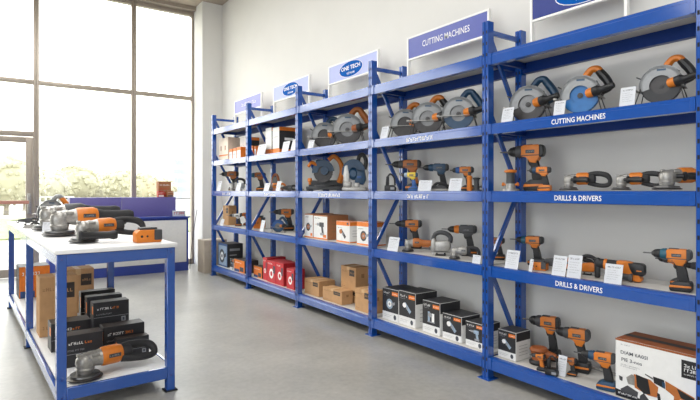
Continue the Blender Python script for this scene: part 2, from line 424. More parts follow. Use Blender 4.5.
# ------------------------------------------------------------------ power tools (x to the right, y away, z up; nose to the left)
def badge(b, x0, x1, z, h, y):
    b.m('dark_grey').frect(x0, z, x1, z + h, y); b.m('grey_print').blurtext(x0 + h * 0.2, x1 - h * 0.2, z + h * 0.3, h * 0.42, y - 0.0004, int(x1 * 9999))
def cordless_drill(root, S, body='orange', collar='dark_grey', batt='black', grip='rubber', stripe='orange', rear='black', bit=True, low=False):
    b = MB(S, body)
    b.prism([(-0.034, 0.160), (-0.02, 0.155), (0.002, 0.154), (0.012, 0.130), (0.048, 0.126), (0.058, 0.153), (0.066, 0.155), (0.066, 0.205), (0.058, 0.211), (-0.02, 0.209), (-0.034, 0.203)], -0.027, 0.027, 0.008)
    b.m(rear).box((0.0, 0, 0.208), (0.05, 0.03, 0.01), 0.003); b.frect(-0.03, 0.160, 0.064, 0.164, -0.0274)
    badge(b, -0.008, 0.04, 0.171, 0.016, -0.0278); b.build('housing', root)
    b = MB(S, rear); b.prism([(0.062, 0.152), (0.082, 0.158), (0.088, 0.17), (0.088, 0.196), (0.08, 0.208), (0.062, 0.211)], -0.029, 0.029, 0.006); b.build('rear_cap', root)
    b = MB(S, collar); b.lathe((-0.032, 0, 0.181), (-0.066, 0, 0.181), [(0, 0.028), (0.25, 0.030), (0.5, 0.028), (0.6, 0.029), (1, 0.024)]); b.build('torque_collar', root)
    b = MB(S, 'black'); b.lathe((-0.064, 0, 0.181), (-0.112 if bit else -0.098, 0, 0.181), [(0, 0.021), (0.12, 0.0235), (0.45, 0.0225), (0.5, 0.0205), (0.62, 0.0205), (0.72, 0.018), (1, 0.008)]); b.build('chuck', root)
    b = MB(S, 'steel')
    if bit: b.lathe((-0.108, 0, 0.181), (-0.158, 0, 0.181), [(0, 0.0036), (0.9, 0.0036), (1, 0.001)], 8)
    else: b.lathe((-0.096, 0, 0.181), (-0.116, 0, 0.181), [(0, 0.007), (1, 0.006)], 6)
    b.build('drill_bit', root)
    b = MB(S, grip)
    b.prism([(0.013, 0.128), (0.013, 0.142), (0.052, 0.142), (0.062, 0.1), (0.072, 0.052), (0.074, 0.04), (0.03, 0.04), (0.031, 0.055), (0.027, 0.09)], -0.0195, 0.0195, 0.007); b.build('grip', root)
    b = MB(S, 'black' if body != 'box_black' else 'orange'); b.prism([(-0.002, 0.15), (0.0, 0.128), (0.01, 0.114), (0.024, 0.114), (0.024, 0.15)], -0.009, 0.009, 0.003); b.build('trigger', root)
    b = MB(S, batt)
    b.prism([(-0.012, 0.0), (0.082, 0.0), (0.089, 0.006), (0.09, 0.034), (0.084, 0.05), (0.02, 0.052), (-0.012, 0.036), (-0.018, 0.026), (-0.018, 0.006)], -0.036, 0.036, 0.005)
    b.m(stripe).prism([(-0.017, 0.018), (0.088, 0.022), (0.089, 0.031), (-0.014, 0.03)], -0.0372, 0.0372, 0.001)
    b.build('battery', root)
cordless_drill.ext = (-0.158, 0.09)
def impact_driver(root, S, **k): cordless_drill(root, S, bit=False, **k)
impact_driver.ext = (-0.116, 0.09)
def circular_saw(root, S, guard='guard_grey', lower='dark_steel', blade='steel', handle='orange', handle2='black', collar='orange', front_bar=True):
    c = (0, 0.112)
    b = MB(S, blade); b.sector(c, 0.008, 0.096, 0, 360, -0.001, 0.001, 60, teeth=1)
    b.m('dark_steel').cyl((0, -0.008, c[1]), (0, 0.004, c[1]), 0.016).cyl((0, -0.012, c[1]), (0, -0.007, c[1]), 0.008, n=6); b.build('blade', root)
    b = MB(S, guard)
    b.sector(c, 0.058, 0.113, 8, 196, -0.016, -0.011, 26); b.sector(c, 0.098, 0.113, 8, 196, -0.016, 0.03, 26)
    b.sector(c, 0.03, 0.113, 8, 196, 0.026, 0.031, 26); b.sector(c, 0.104, 0.118, 40, 120, -0.01, 0.024, 12)
    b.m('navy_tool').fpoly([(-0.018, 0.197), (0.028, 0.195), (0.027, 0.206), (-0.018, 0.208)], -0.0166)
    b.m('dark_grey').tube([(-0.1, -0.012, 0.16), (-0.125, -0.012, 0.175)], 0.004, 6, 2); b.build('upper_guard', root)
    b = MB(S, lower); b.sector(c, 0.05, 0.104, 190, 345, -0.009, -0.006, 22); b.sector(c, 0.099, 0.104, 190, 345, -0.009, 0.014, 22); b.build('lower_guard', root)
    b = MB(S, 'silver')
    if front_bar: b.box((-0.012, -0.03, 0.098), (0.25, 0.02, 0.004), 0.001)
    b.box((-0.012, 0.07, 0.098), (0.25, 0.09, 0.004), 0.001)
    b.box((0.105, 0.02, 0.098), (0.02, 0.11, 0.004), 0.001); b.box((-0.132, 0.02, 0.098), (0.016, 0.11, 0.004), 0.001); b.cyl((-0.145, -0.03, 0.1), (-0.128, -0.03, 0.1), 0.008); b.build('shoe', root)
    b = MB(S, collar); b.lathe((0.045, -0.012, 0.118), (0.082, -0.032, 0.122), [(0, 0.026), (0.5, 0.028), (1, 0.025)]); b.build('motor_collar', root)
    b = MB(S, 'black'); b.lathe((0.078, -0.03, 0.121), (0.19, -0.062, 0.142), [(0, 0.028), (0.25, 0.03), (0.34, 0.022), (0.4, 0.017), (0.88, 0.0155), (0.92, 0.019), (1, 0.016)]); b.box((0.07, 0.04, 0.13), (0.09, 0.08, 0.07), 0.02); b.build('motor', root)
    b = MB(S, handle); b.tube([(0.012, 0.03, 0.2), (0.03, 0.03, 0.235), (0.055, 0.03, 0.262), (0.085, 0.03, 0.262), (0.1, 0.03, 0.245)], [0.023, 0.022, 0.021, 0.021, 0.021], 10, 4, flat=1.15); b.build('handle_bow', root)
    b = MB(S, handle2); b.tube([(0.092, 0.03, 0.252), (0.115, 0.03, 0.222), (0.14, 0.03, 0.185), (0.15, 0.03, 0.15), (0.11, 0.03, 0.128)], [0.0215, 0.025, 0.024, 0.022, 0.02], 10, 4, flat=1.1); b.build('handle_grip', root)
    b = MB(S, 'dark_steel')
    for x in (-0.1, 0.1):
        b.tube([(x, 0.06, 0.098), (x * 1.25, 0.085, 0.004)], 0.003, 6, 2); b.tube([(x, -0.03, 0.098), (x * 1.25, -0.05, 0.004)], 0.003, 6, 2)
        b.tube([(x * 1.25, -0.05, 0.003), (x * 1.25, 0.085, 0.003)], 0.003, 6, 2)
    b.tube([(-0.125, 0.085, 0.003), (0.125, 0.085, 0.003)], 0.003, 6, 2)
    b.build('wire_stand', root)
circular_saw.ext = (-0.145, 0.19)
def angle_grinder(root, S, body='orange', loop='rubber', head='silver', side=True, loopy=True, tilt=0):
    b = MB(S, 'dark_steel'); b.lathe((-0.105, 0, 0.006), (-0.105, 0, 0.016), [(0, 0.068), (0.5, 0.07), (1, 0.06)], 24); b.build('disc', root)
    b = MB(S, 'steel'); b.lathe((-0.105, 0, 0.017), (-0.105, 0, 0.034), [(0, 0.06), (0.4, 0.058), (0.6, 0.034), (1, 0.032)], 24); b.build('disc_guard', root)
    b = MB(S, head)
    b.lathe((-0.105, 0, 0.03), (-0.105, 0, 0.108), [(0, 0.034), (0.2, 0.038), (0.28, 0.034), (0.5, 0.038), (0.72, 0.036), (0.88, 0.026), (1, 0.01)], 16)
    b.lathe((-0.1, 0, 0.078), (-0.04, 0, 0.08), [(0, 0.03), (0.4, 0.034), (0.5, 0.031), (0.85, 0.035), (1, 0.037)], 16)
    for q in (-0.5, 0.5): b.box((-0.07, q * 0.056, 0.1), (0.03, 0.012, 0.012), 0.003)
    b.box((-0.128, 0, 0.104), (0.02, 0.02, 0.012), 0.003); b.build('gear_head', root)
    b = MB(S, body); b.lathe((-0.042, 0, 0.08), (0.045, 0, 0.082), [(0, 0.038), (0.1, 0.041), (0.8, 0.041), (1, 0.034)], 18); badge(b, -0.02, 0.03, 0.078, 0.016, -0.0412); b.build('motor_housing', root)
    b = MB(S, loop)
    if loopy:
        b.tube([(0.035, 0, 0.1), (0.08, 0, 0.112), (0.13, 0, 0.11), (0.17, 0, 0.098), (0.188, 0, 0.072), (0.182, 0, 0.044), (0.15, 0, 0.034), (0.1, 0, 0.038), (0.04, 0, 0.056)], [0.02, 0.017, 0.017, 0.018, 0.016, 0.015, 0.014, 0.014, 0.02], 10, 4)
        b.box((0.06, 0, 0.078), (0.06, 0.06, 0.054), 0.016)
        if tilt: bmesh.ops.rotate(b.bm, cent=(0, 0, 0.08), matrix=Matrix.Rotation(R(tilt), 3, 'X'), verts=b.bm.verts)
    else:
        b.lathe((0.04, 0, 0.082), (0.2, 0, 0.078), [(0, 0.034), (0.2, 0.028), (0.6, 0.027), (0.9, 0.03), (1, 0.024)], 14); b.box((0.1, 0, 0.05), (0.08, 0.02, 0.014), 0.004)
    b.build('rear_handle', root)
    if side == 'front':
        b = MB(S, 'black'); b.lathe((-0.105, -0.03, 0.05), (-0.115, -0.062, 0.045), [(0, 0.012), (1, 0.012)], 10)
        b.lathe((-0.15, -0.075, 0.04), (0.03, -0.088, 0.038), [(0, 0.024), (0.06, 0.028), (0.14, 0.02), (0.8, 0.019), (0.9, 0.024), (1, 0.02)], 14); b.build('side_handle', root)
    elif side:
        b = MB(S, 'black'); b.lathe((-0.075, -0.03, 0.075), (-0.05, -0.05, 0.074), [(0, 0.012), (1, 0.012)], 10)
        b.lathe((-0.05, -0.05, 0.074), (0.06, -0.09, 0.07), [(0, 0.024), (0.08, 0.024), (0.14, 0.017), (0.8, 0.0165), (0.9, 0.02), (1, 0.015)], 12); b.build('side_handle', root)
angle_grinder.ext = (-0.172, 0.2)
def reciprocating_saw(root, S, body='orange', dark='black', nose='dark_grey'):
    b = MB(S, nose); b.prism([(-0.17, 0.03), (-0.1, 0.02), (-0.05, 0.018), (-0.05, 0.085), (-0.1, 0.082), (-0.17, 0.07)], -0.026, 0.026, 0.008); b.box((-0.185, 0, 0.035), (0.012, 0.05, 0.06), 0.003); b.build('nose_cover', root)
    b = MB(S, body); b.prism([(-0.05, 0.014), (0.06, 0.016), (0.075, 0.03), (0.07, 0.088), (0.05, 0.094), (-0.05, 0.09)], -0.032, 0.032, 0.009); badge(b, -0.03, 0.04, 0.05, 0.018, -0.0328); b.build('housing', root)
    b = MB(S, dark); b.tube([(0.06, 0, 0.078), (0.11, 0, 0.086), (0.155, 0, 0.076), (0.17, 0, 0.05), (0.15, 0, 0.026), (0.1, 0, 0.02), (0.06, 0, 0.03)], [0.018, 0.016, 0.017, 0.017, 0.016, 0.015, 0.018], 10, 4); b.build('rear_handle', root)
    b = MB(S, 'steel'); b.box((-0.235, 0, 0.045), (0.09, 0.002, 0.018)); b.build('saw_blade', root)
    b = MB(S, 'rubber'); b.box((0.0, 0, 0.007), (0.09, 0.04, 0.014), 0.004); b.box((-0.16, 0, 0.012), (0.03, 0.03, 0.024), 0.004); b.build('foot_pad', root)
reciprocating_saw.ext = (-0.28, 0.187)
def demolition_tool(root, S):
    b = MB(S, 'black'); b.box((-0.17, 0, 0.085), (0.042, 0.05, 0.165), 0.012); b.build('front_grip', root)
    b = MB(S, 'rubber'); b.lathe((-0.175, 0, 0.125), (0.03, 0, 0.112), [(0, 0.036), (0.2, 0.04), (0.7, 0.042), (1, 0.046)], 16); b.build('barrel', root)
    b = MB(S, 'orange'); b.lathe((-0.118, 0, 0.1215), (-0.095, 0, 0.12), [(0, 0.042), (0.5, 0.046), (1, 0.042)], 16); b.build('ring', root)
    b = MB(S, 'orange'); b.prism([(0.0, 0.055), (0.03, 0.03), (0.12, 0.004), (0.155, 0.004), (0.165, 0.03), (0.13, 0.06), (0.1, 0.15), (0.06, 0.158), (-0.02, 0.16), (-0.02, 0.1)], -0.042, 0.042, 0.01); b.build('motor_housing', root)
    b = MB(S, 'black'); b.prism([(0.1, 0.055), (0.17, 0.05), (0.182, 0.07), (0.18, 0.13), (0.165, 0.146), (0.06, 0.152), (0.075, 0.1)], -0.044, 0.044, 0.008)
    b.m('orange').frect(0.125, 0.088, 0.16, 0.096, -0.0446); b.build('rear_cover', root)
    b = MB(S, 'dark_grey'); b.lathe((0.02, -0.05, 0.04), (0.1, -0.05, 0.035), [(0, 0.026), (0.7, 0.026), (0.8, 0.034), (1, 0.034)], 14); b.box((-0.04, 0, 0.035), (0.09, 0.06, 0.07), 0.012); b.build('dust_port', root)
demolition_tool.ext = (-0.191, 0.182)
def jigsaw(root, S, body='orange', top='rubber', base='silver'):
    b = MB(S, base); b.box((0, 0, 0.026), (0.15, 0.07, 0.005), 0.001); b.box((-0.055, 0, 0.012), (0.014, 0.002, 0.024)); b.build('base_plate', root)
    b = MB(S, 'silver'); b.prism([(-0.075, 0.03), (-0.035, 0.03), (-0.03, 0.11), (-0.045, 0.135), (-0.07, 0.12)], -0.024, 0.024, 0.006); b.build('gear_case', root)
    b = MB(S, body); b.prism([(-0.04, 0.03), (0.06, 0.034), (0.078, 0.06), (0.075, 0.11), (0.04, 0.115), (-0.04, 0.108)], -0.03, 0.03, 0.009); b.build('housing', root)
    b = MB(S, top); b.tube([(-0.055, 0, 0.12), (-0.045, 0, 0.155), (-0.01, 0, 0.175), (0.04, 0, 0.17), (0.075, 0, 0.14), (0.072, 0, 0.1)], [0.018, 0.017, 0.017, 0.018, 0.018, 0.018], 10, 4); b.build('top_handle', root)
    b = MB(S, 'black'); b.box((0, 0.0, 0.004), (0.08, 0.05, 0.007), 0.002); b.tube([(-0.03, 0.02, 0.005), (-0.03, 0.02, 0.026)], 0.006, 6, 2); b.tube([(0.03, 0.02, 0.005), (0.03, 0.02, 0.026)], 0.006, 6, 2); b.build('rest', root)
jigsaw.ext = (-0.08, 0.095)
def router(root, S, body='black', cap='orange', base='silver'):
    b = MB(S, base); b.lathe((0, 0, 0.0), (0, 0, 0.06), [(0, 0.07), (0.25, 0.07), (0.3, 0.04), (1, 0.04)], 18); b.build('base_plate', root)
    b = MB(S, body); b.lathe((0, 0, 0.055), (0, 0, 0.15), [(0, 0.036), (0.3, 0.034), (0.8, 0.033), (1, 0.036)], 16); b.build('motor_body', root)
    b = MB(S, cap); b.lathe((0, 0, 0.15), (0, 0, 0.175), [(0, 0.044), (0.3, 0.05), (0.7, 0.05), (1, 0.03)], 16); b.build('cap', root)
    b = MB(S, cap); 
    for x in (-1, 1): b.lathe((x * 0.04, 0, 0.05), (x * 0.068, 0, 0.056), [(0, 0.008), (0.5, 0.01), (0.6, 0.018), (1, 0.014)], 10)
    b.build('knob', root)
router.ext = (-0.07, 0.07)
def mitre_saw(root, S, body='navy_tool', arm='orange', base='silver', handle='orange'):
    b = MB(S, base); b.box((0, 0, 0.022), (0.3, 0.16, 0.026), 0.006); b.cyl((0, -0.02, 0.034), (0, -0.02, 0.046), 0.085, n=24); b.box((0.0, 0.05, 0.06), (0.3, 0.012, 0.05), 0.003)
    for x in (-0.13, 0.13): b.box((x, 0, 0.005), (0.03, 0.17, 0.01), 0.002)
    b.build('base', root)
    b = MB(S, 'dark_steel'); b.sector((-0.015, 0.15), 0.01, 0.085, 0, 360, -0.001, 0.001, 48, teeth=1); b.build('blade', root)
    b = MB(S, body); b.sector((-0.015, 0.15), 0.045, 0.095, 5, 185, -0.014, 0.02, 22); b.cyl((0, -0.03, 0.16), (0, 0.06, 0.16), 0.034); b.box((-0.04, 0.03, 0.215), (0.09, 0.07, 0.07), 0.02); b.build('blade_guard', root)
    b = MB(S, arm); b.tube([(0.03, 0.02, 0.245), (0.075, 0.02, 0.275), (0.13, 0.02, 0.225), (0.145, 0.02, 0.15), (0.12, 0.045, 0.07)], [0.017, 0.018, 0.019, 0.022, 0.026], 10, 4); b.build('arm', root)
    b = MB(S, handle); b.tube([(-0.07, 0.0, 0.2), (-0.11, -0.02, 0.225), (-0.14, -0.03, 0.19)], [0.013, 0.015, 0.012], 8, 4); b.build('handle', root); b = MB(S, handle); b.lathe((-0.12, -0.06, 0.05), (-0.12, -0.06, 0.1), [(0, 0.01), (0.4, 0.012), (0.5, 0.02), (1, 0.017)]); b.build('clamp_knob', root)
mitre_saw.ext = (-0.155, 0.165)
def cutoff_saw(root, S):
    b = MB(S, 'silver'); b.box((0, 0, 0.016), (0.24, 0.16, 0.03), 0.006); b.box((-0.07, -0.03, 0.055), (0.08, 0.06, 0.05), 0.01); b.box((0.03, -0.055, 0.05), (0.05, 0.02, 0.04), 0.006); b.build('base', root)
    b = MB(S, 'alu'); b.prism([(-0.1, 0.05), (-0.06, 0.05), (-0.05, 0.14), (-0.07, 0.23), (-0.1, 0.22), (-0.115, 0.14)], -0.035, 0.035, 0.01); b.build('front_arm', root)
    b = MB(S, 'navy_tool'); b.sector((-0.01, 0.16), 0.045, 0.118, 10, 190, -0.03, 0.03, 20); b.lathe((-0.01, -0.04, 0.15), (-0.01, 0.06, 0.15), [(0, 0.03), (0.3, 0.056), (1, 0.05)]); b.prism([(0, 0.07), (0.09, 0.05), (0.115, 0.1), (0.1, 0.19), (0.02, 0.2)], -0.03, 0.04, 0.012); b.build('guard', root)
    b = MB(S, 'black'); b.tube([(0.03, 0.0, 0.24), (0.045, 0, 0.3), (0.085, 0, 0.315), (0.115, 0, 0.26), (0.1, 0, 0.19)], [0.02, 0.02, 0.02, 0.02, 0.022], 10, 4); b.m('blue_tool').box((0.05, -0.032, 0.12), (0.04, 0.006, 0.02), 0.002); b.build('handle', root)
cutoff_saw.ext = (-0.12, 0.135)
def palm_sander(root, S, body='orange_dull'):
    b = MB(S, 'black'); b.lathe((0, 0, 0), (0, 0, 0.03), [(0, 0.062), (0.5, 0.064), (1, 0.05)], 20); b.build('pad', root)
    b = MB(S, body); b.lathe((0, 0, 0.03), (0, 0, 0.115), [(0, 0.046), (0.3, 0.044), (0.5, 0.05), (0.75, 0.06), (0.92, 0.05), (1, 0.02)], 20); b.lathe((0.04, 0, 0.07), (0.11, 0, 0.06), [(0, 0.03), (0.6, 0.024), (1, 0.02)]); b.build('housing', root)
palm_sander.ext = (-0.064, 0.11)
def battery_pack(root, S, body='orange', side='dark_grey'):
    b = MB(S, body); b.prism([(-0.06, 0.0), (0.055, 0.0), (0.06, 0.01), (0.06, 0.05), (0.05, 0.06), (-0.045, 0.06), (-0.06, 0.045)], -0.036, 0.036, 0.006)
    b.m('black').cyl((-0.035, -0.0365, 0.03), (-0.035, -0.035, 0.03), 0.006); b.cyl((-0.01, -0.0365, 0.03), (-0.01, -0.035, 0.03), 0.005); b.build('case', root)
    b = MB(S, side); b.box((0.04, -0.004, 0.036), (0.036, 0.074, 0.05), 0.004); b.box((0, 0, 0.064), (0.08, 0.05, 0.014), 0.004); b.build('terminal_block', root)
battery_pack.ext = (-0.06, 0.06)
def battery_charger(root, S, body='black', plate='grey_print'):
    b = MB(S, body); b.prism([(-0.05, 0), (0.05, 0), (0.052, 0.03), (0.03, 0.055), (-0.05, 0.05)], -0.04, 0.04, 0.006); b.prism([(-0.044, 0.05), (-0.012, 0.05), (-0.014, 0.13), (-0.036, 0.135)], -0.02, 0.02, 0.006); b.build('body', root)
    b = MB(S, 'rubber'); b.tube([(-0.025, 0, 0.13), (0.0, 0, 0.155), (0.035, 0, 0.12), (0.042, 0, 0.05)], 0.008, 8, 4); b.build('carry_strap', root)
    b = MB(S, plate); b.frect(0.005, 0.012, 0.042, 0.034, -0.0405); b.build('rating_plate', root, False)
battery_charger.ext = (-0.05, 0.052)
def hand_planer(root, S, body='dark_grey', base='silver'):
    b = MB(S, base); b.box((0, 0, 0.012), (0.28, 0.08, 0.022), 0.004); b.build('sole', root)
    b = MB(S, body); b.prism([(-0.12, 0.02), (0.12, 0.02), (0.115, 0.05), (0.03, 0.06), (-0.06, 0.062), (-0.12, 0.045)], -0.036, 0.036, 0.008); b.build('housing', root)
    b = MB(S, 'rubber'); b.tube([(-0.02, 0, 0.055), (0.02, 0, 0.085), (0.09, 0, 0.08), (0.12, 0, 0.045)], 0.015, 8, 4); b.lathe((-0.1, 0, 0.045), (-0.1, 0, 0.08), [(0, 0.012), (0.5, 0.016), (0.9, 0.02), (1, 0.012)]); b.build('handle', root)
hand_planer.ext = (-0.14, 0.14)

def shelf_tool(fn, name, label, cat, pl, pr, X, lv, group=None, yaw=0, zoff=0.0, sc=1.0, zs=1.0, **kw):
    Ym = y_at((pl + pr) / 2, X); e = fn.ext
    nb = max(q for q in range(5) if q == 0 or Ym > P[q])           # bay the tool stands in
    turn = (90 - math.degrees(math.atan2(X, Ym))) * (0.55 if nb == 0 else 0.85) + yaw   # turned on the shelf towards the open end of the aisle
    a = R(-90 + turn)
    def col(q): x, y = X + q * math.cos(a), Ym + q * math.sin(a); return (x * CS - y * SN) / (x * SN + y * CS) * F
    S = sc * (pr - pl) / ((col(0.05) - col(-0.05)) / 0.1) / (e[1] - e[0])
    root = empty(name, label, cat, group); fn(root, S, **kw)
    if zs != 1.0:
        for c in root.children:
            for v in c.data.vertices: v.co.z *= zs
    m = (e[0] + e[1]) / 2 * S
    ys = [Ym - m * math.sin(a) + v.co.x * math.sin(a) + v.co.y * math.cos(a) for c in root.children for v in c.data.vertices]
    dy = min(0, P[nb + 1] - 0.02 - max(ys)) + max(0, P[nb] + 0.02 - min(ys))   # clear of the frame bracing
    root.location = (X - m * math.cos(a), Ym - m * math.sin(a) + dy, DK[lv] + zoff); root.rotation_euler = (0, 0, a); return root

# ---- price cards and printed boxes
def price_card(label, pl, pr, pt, X, lv, yaw=0, seed=1, group='price cards propped on the shelves', loc=None, size=None, rot=None):
    if loc is None:
        if group: X = 2.726
        Y0, Y1 = y_at(pl, X), y_at(pr, X); w = Y0 - Y1; yc = (Y0 + Y1) / 2; h = z_at(pt, X, yc) - DK[lv]; loc = (X, yc, DK[lv]); rz = R(-90 + yaw)
    else: w, h = size; rz = rot
    root = empty('price_card', label, 'price card', group); root.location = loc; root.rotation_euler = (0, 0, rz)
    tl = Matrix.Rotation(R(-14), 4, 'X')
    b = MB(1, 'paper'); b.box((0, 0, h / 2), (w, 0.0016, h))
    b.m('ink').blurtext(-w * 0.36, w * 0.36, h * 0.8, h * 0.07, -0.0013, seed)
    b.m('grey_print')
    for i in range(5): b.blurtext(-w * 0.36, w * (0.36 - 0.1 * ((seed + i) % 3)), h * (0.66 - i * 0.11), h * 0.035, -0.0013, seed * 5 + i)
    bmesh.ops.transform(b.bm, matrix=tl, verts=b.bm.verts); b.build('card', root, False)
    b = MB(1, 'alu'); dd = h * 0.17
    b.tube([(0, dd * 0.9 + 0.002, h * 0.66), (0, dd + 0.035, 0.002), (0, 0.01, 0.0022)], 0.0014, 6, 1); b.build('wire_prop', root)
    return root

def tool_picture(b, kind, cx, cz, s, y, pal=('print_pale', 'grey_print', 'white_print')):
    a, c, d = pal
    if kind == 'drill':
        b.m(a).frect(cx - s * 0.1, cz + s * 0.1, cx + s * 0.45, cz + s * 0.4, y)
        b.fpoly([(cx + s * 0.1, cz + s * 0.1), (cx + s * 0.36, cz + s * 0.1), (cx + s * 0.44, cz - s * 0.3), (cx + s * 0.2, cz - s * 0.3)], y)
        b.m(c).frect(cx - s * 0.42, cz + s * 0.17, cx - s * 0.1, cz + s * 0.34, y); b.frect(cx + s * 0.0, cz - s * 0.46, cx + s * 0.5, cz - s * 0.3, y)
        b.m(d).frect(cx - s * 0.62, cz + s * 0.235, cx - s * 0.42, cz + s * 0.27, y)
    elif kind == 'saw':
        b.m(a).fell(cx - s * 0.1, cz, s * 0.4, s * 0.4, y); b.m(d).fell(cx - s * 0.1, cz, s * 0.24, s * 0.24, y - 0.0003); b.m(c).fell(cx - s * 0.1, cz, s * 0.1, s * 0.1, y - 0.0006)
        b.m(c).fpoly([(cx + s * 0.1, cz + s * 0.1), (cx + s * 0.55, cz + s * 0.22), (cx + s * 0.55, cz + s * 0.02), (cx + s * 0.2, cz - s * 0.12)], y - 0.0006)
    elif kind == 'grinder':
        b.m(a).fpoly([(cx - s * 0.45, cz + s * 0.35), (cx - s * 0.2, cz + s * 0.45), (cx + s * 0.5, cz - s * 0.2), (cx + s * 0.3, cz - s * 0.42)], y)
        b.m(d).fell(cx - s * 0.32, cz + s * 0.2, s * 0.22, s * 0.2, y - 0.0003); b.m(c).frect(cx - s * 0.1, cz - s * 0.1, cx + s * 0.1, cz + s * 0.12, y - 0.0006)
    else:
        b.m(a).frect(cx - s * 0.36, cz - s * 0.42, cx - s * 0.12, cz + s * 0.4, y); b.m(d).frect(cx + s * 0.08, cz - s * 0.42, cx + s * 0.36, cz + s * 0.3, y)
        b.m(c).fell(cx - s * 0.1, cz + s * 0.14, s * 0.24, s * 0.18, y - 0.0003); b.frect(cx - s * 0.42, cz - s * 0.46, cx + s * 0.42, cz - s * 0.38, y - 0.0003)
def box_base(b, w, d, h, front, side, top, bev=0.002):
    """closed carton, front on y = -d/2, bottom on z = 0; printed faces by colour"""
    b.m(side).box((0, 0, h / 2), (w, d, h), bev, seg=1)
    e = bev
    b.m(front).frect(-w / 2 + e, e, w / 2 - e, h - e, -d / 2 - 0.0004)
    b.m(top).poly([(-w / 2 + e, -d / 2 + e, h + 0.0004), (w / 2 - e, -d / 2 + e, h + 0.0004), (w / 2 - e, d / 2 - e, h + 0.0004), (-w / 2 + e, d / 2 - e, h + 0.0004)])
def printed_box(style, w, d, h, seed, pic):
    b = MB(1, 'box_white'); y = -d / 2 - 0.0008; g = random.Random(seed)
    sx = w / 2 + 0.0006
    def side(y0, z0, y1, z1, m): b.m(m).poly([(sx, y0, z0), (sx, y1, z0), (sx, y1, z1), (sx, y0, z1)])
    if style == 'black_white':
        box_base(b, w, d, h, 'box_black', 'box_white', 'box_black')
        b.m('box_white').frect(-w / 2 + 0.002, 0.002, w / 2 - 0.002, h * 0.26, y)
        side(-d / 2 + 0.002, h * 0.68, d / 2 - 0.002, h - 0.002, 'box_black')
        b.m('white_print').blurtext(-w * 0.42, -w * 0.02, h * 0.83, h * 0.065, y, seed); b.m('grey_print').blurtext(-w * 0.42, -w * 0.12, h * 0.77, h * 0.025, y, seed + 1)
        b.m('box_orange').frect(w * 0.1, h * 0.80, w * 0.46, h * 0.92, y); b.m('white_print').blurtext(w * 0.13, w * 0.44, h * 0.84, h * 0.035, y - 0.0003, seed + 2)
        tool_picture(b, pic, 0, h * 0.52, min(w, h) * 0.5, y)
        b.m('ink').fell(w * 0.28, h * 0.13, w * 0.08, w * 0.1, y - 0.0003); b.m('grey_print').blurtext(-w * 0.42, w * 0.1, h * 0.15, h * 0.02, y - 0.0003, seed + 4); b.blurtext(-w * 0.42, 0, h * 0.1, h * 0.02, y - 0.0003, seed + 5)
        b.m('grey_print')
        for i in range(4): side(-d * 0.3, h * (0.5 - 0.11 * i), d * 0.3, h * (0.515 - 0.11 * i), 'grey_print')
    elif style == 'white_orange':
        box_base(b, w, d, h, 'box_white', 'box_white', 'box_orange')
        b.m('box_orange').frect(-w / 2 + 0.002, h * 0.8, w / 2 - 0.002, h - 0.002, y); b.frect(-w / 2 + 0.002, 0.002, w / 2 - 0.002, h * 0.07, y)
        side(-d / 2 + 0.002, h * 0.8, d / 2 - 0.002, h - 0.002, 'box_orange'); side(-d / 2 + 0.002, 0.002, d / 2 - 0.002, h * 0.06, 'box_orange')
        b.m('ink').frect(w * 0.3, h * 0.85, w * 0.42, h * 0.95, y - 0.0003); b.blurtext(-w * 0.4, -w * 0.05, h * 0.68, h * 0.04, y, seed)
        tool_picture(b, pic, 0, h * 0.4, min(w, h) * 0.55, y, ('dark_grey', 'grey_print', 'orange_dull'))
        for i in range(3): side(-d * 0.25, h * (0.55 - 0.13 * i), d * 0.2, h * (0.57 - 0.13 * i), 'grey_print')
    elif style == 'white_brown':
        box_base(b, w, d, h, 'box_white', 'box_brown', 'box_brown')
        b.m('box_orange').frect(-w / 2 + 0.002, 0.002, w / 2 - 0.002, h * 0.05, y); b.m('ink').blurtext(-w * 0.4, 0, h * 0.84, h * 0.05, y, seed)
        b.m('box_brown').frect(-w / 2 + 0.002, h * 0.95, w / 2 - 0.002, h - 0.002, y); b.m('box_orange').frect(w * 0.2, h * 0.08, w * 0.42, h * 0.2, y)
        tool_picture(b, pic, 0, h * 0.45, min(w, h) * 0.62, y, ('dark_grey', 'grey_print', 'orange_dull'))
        for i in range(4): side(-d * 0.3, h * (0.75 - 0.15 * i), d * 0.3, h * (0.8 - 0.15 * i), 'carton_dark')
    elif style == 'carton':
        box_base(b, w, d, h, 'carton', 'carton', 'carton')
        b.m('box_dark').frect(w * 0.08, h * 0.62, w * 0.42, h * 0.88, y); b.m('carton').blurtext(w * 0.12, w * 0.4, h * 0.72, h * 0.06, y - 0.0003, seed)
        b.m('carton_dark').blurtext(-w * 0.42, -w * 0.05, h * 0.76, h * 0.06, y, seed + 1); b.blurtext(-w * 0.42, -w * 0.2, h * 0.12, h * 0.05, y, seed + 2)
        side(-d * 0.1, h * 0.55, d * 0.12, h * 0.72, 'carton_dark')
        b.m('tape').poly([(-0.022, -d / 2, h + 0.0008), (0.022, -d / 2, h + 0.0008), (0.022, d / 2, h + 0.0008), (-0.022, d / 2, h + 0.0008)]); b.frect(-0.022, h * 0.86, 0.022, h, y - 0.0002)
    elif style == 'black_lying':
        box_base(b, w, d, h, 'box_black', 'box_black', 'box_dark')
        b.m('white_print').blurtext(-w * 0.4, w * 0.0, h * 0.7, h * 0.085, y, seed); b.m('box_orange').blurtext(w * 0.02, w * 0.2, h * 0.7, h * 0.085, y, seed + 3)
        b.m('grey_print').blurtext(-w * 0.42, 0, h * 0.5, h * 0.05, y, seed + 1); b.frect(-w / 2 + 0.003, h * 0.4, w / 2 - 0.003, h * 0.415, y); b.frect(w * 0.28, h * 0.15, w * 0.4, h * 0.35, y); b.m('ink').frect(w * 0.31, h * 0.19, w * 0.37, h * 0.31, y - 0.0003)
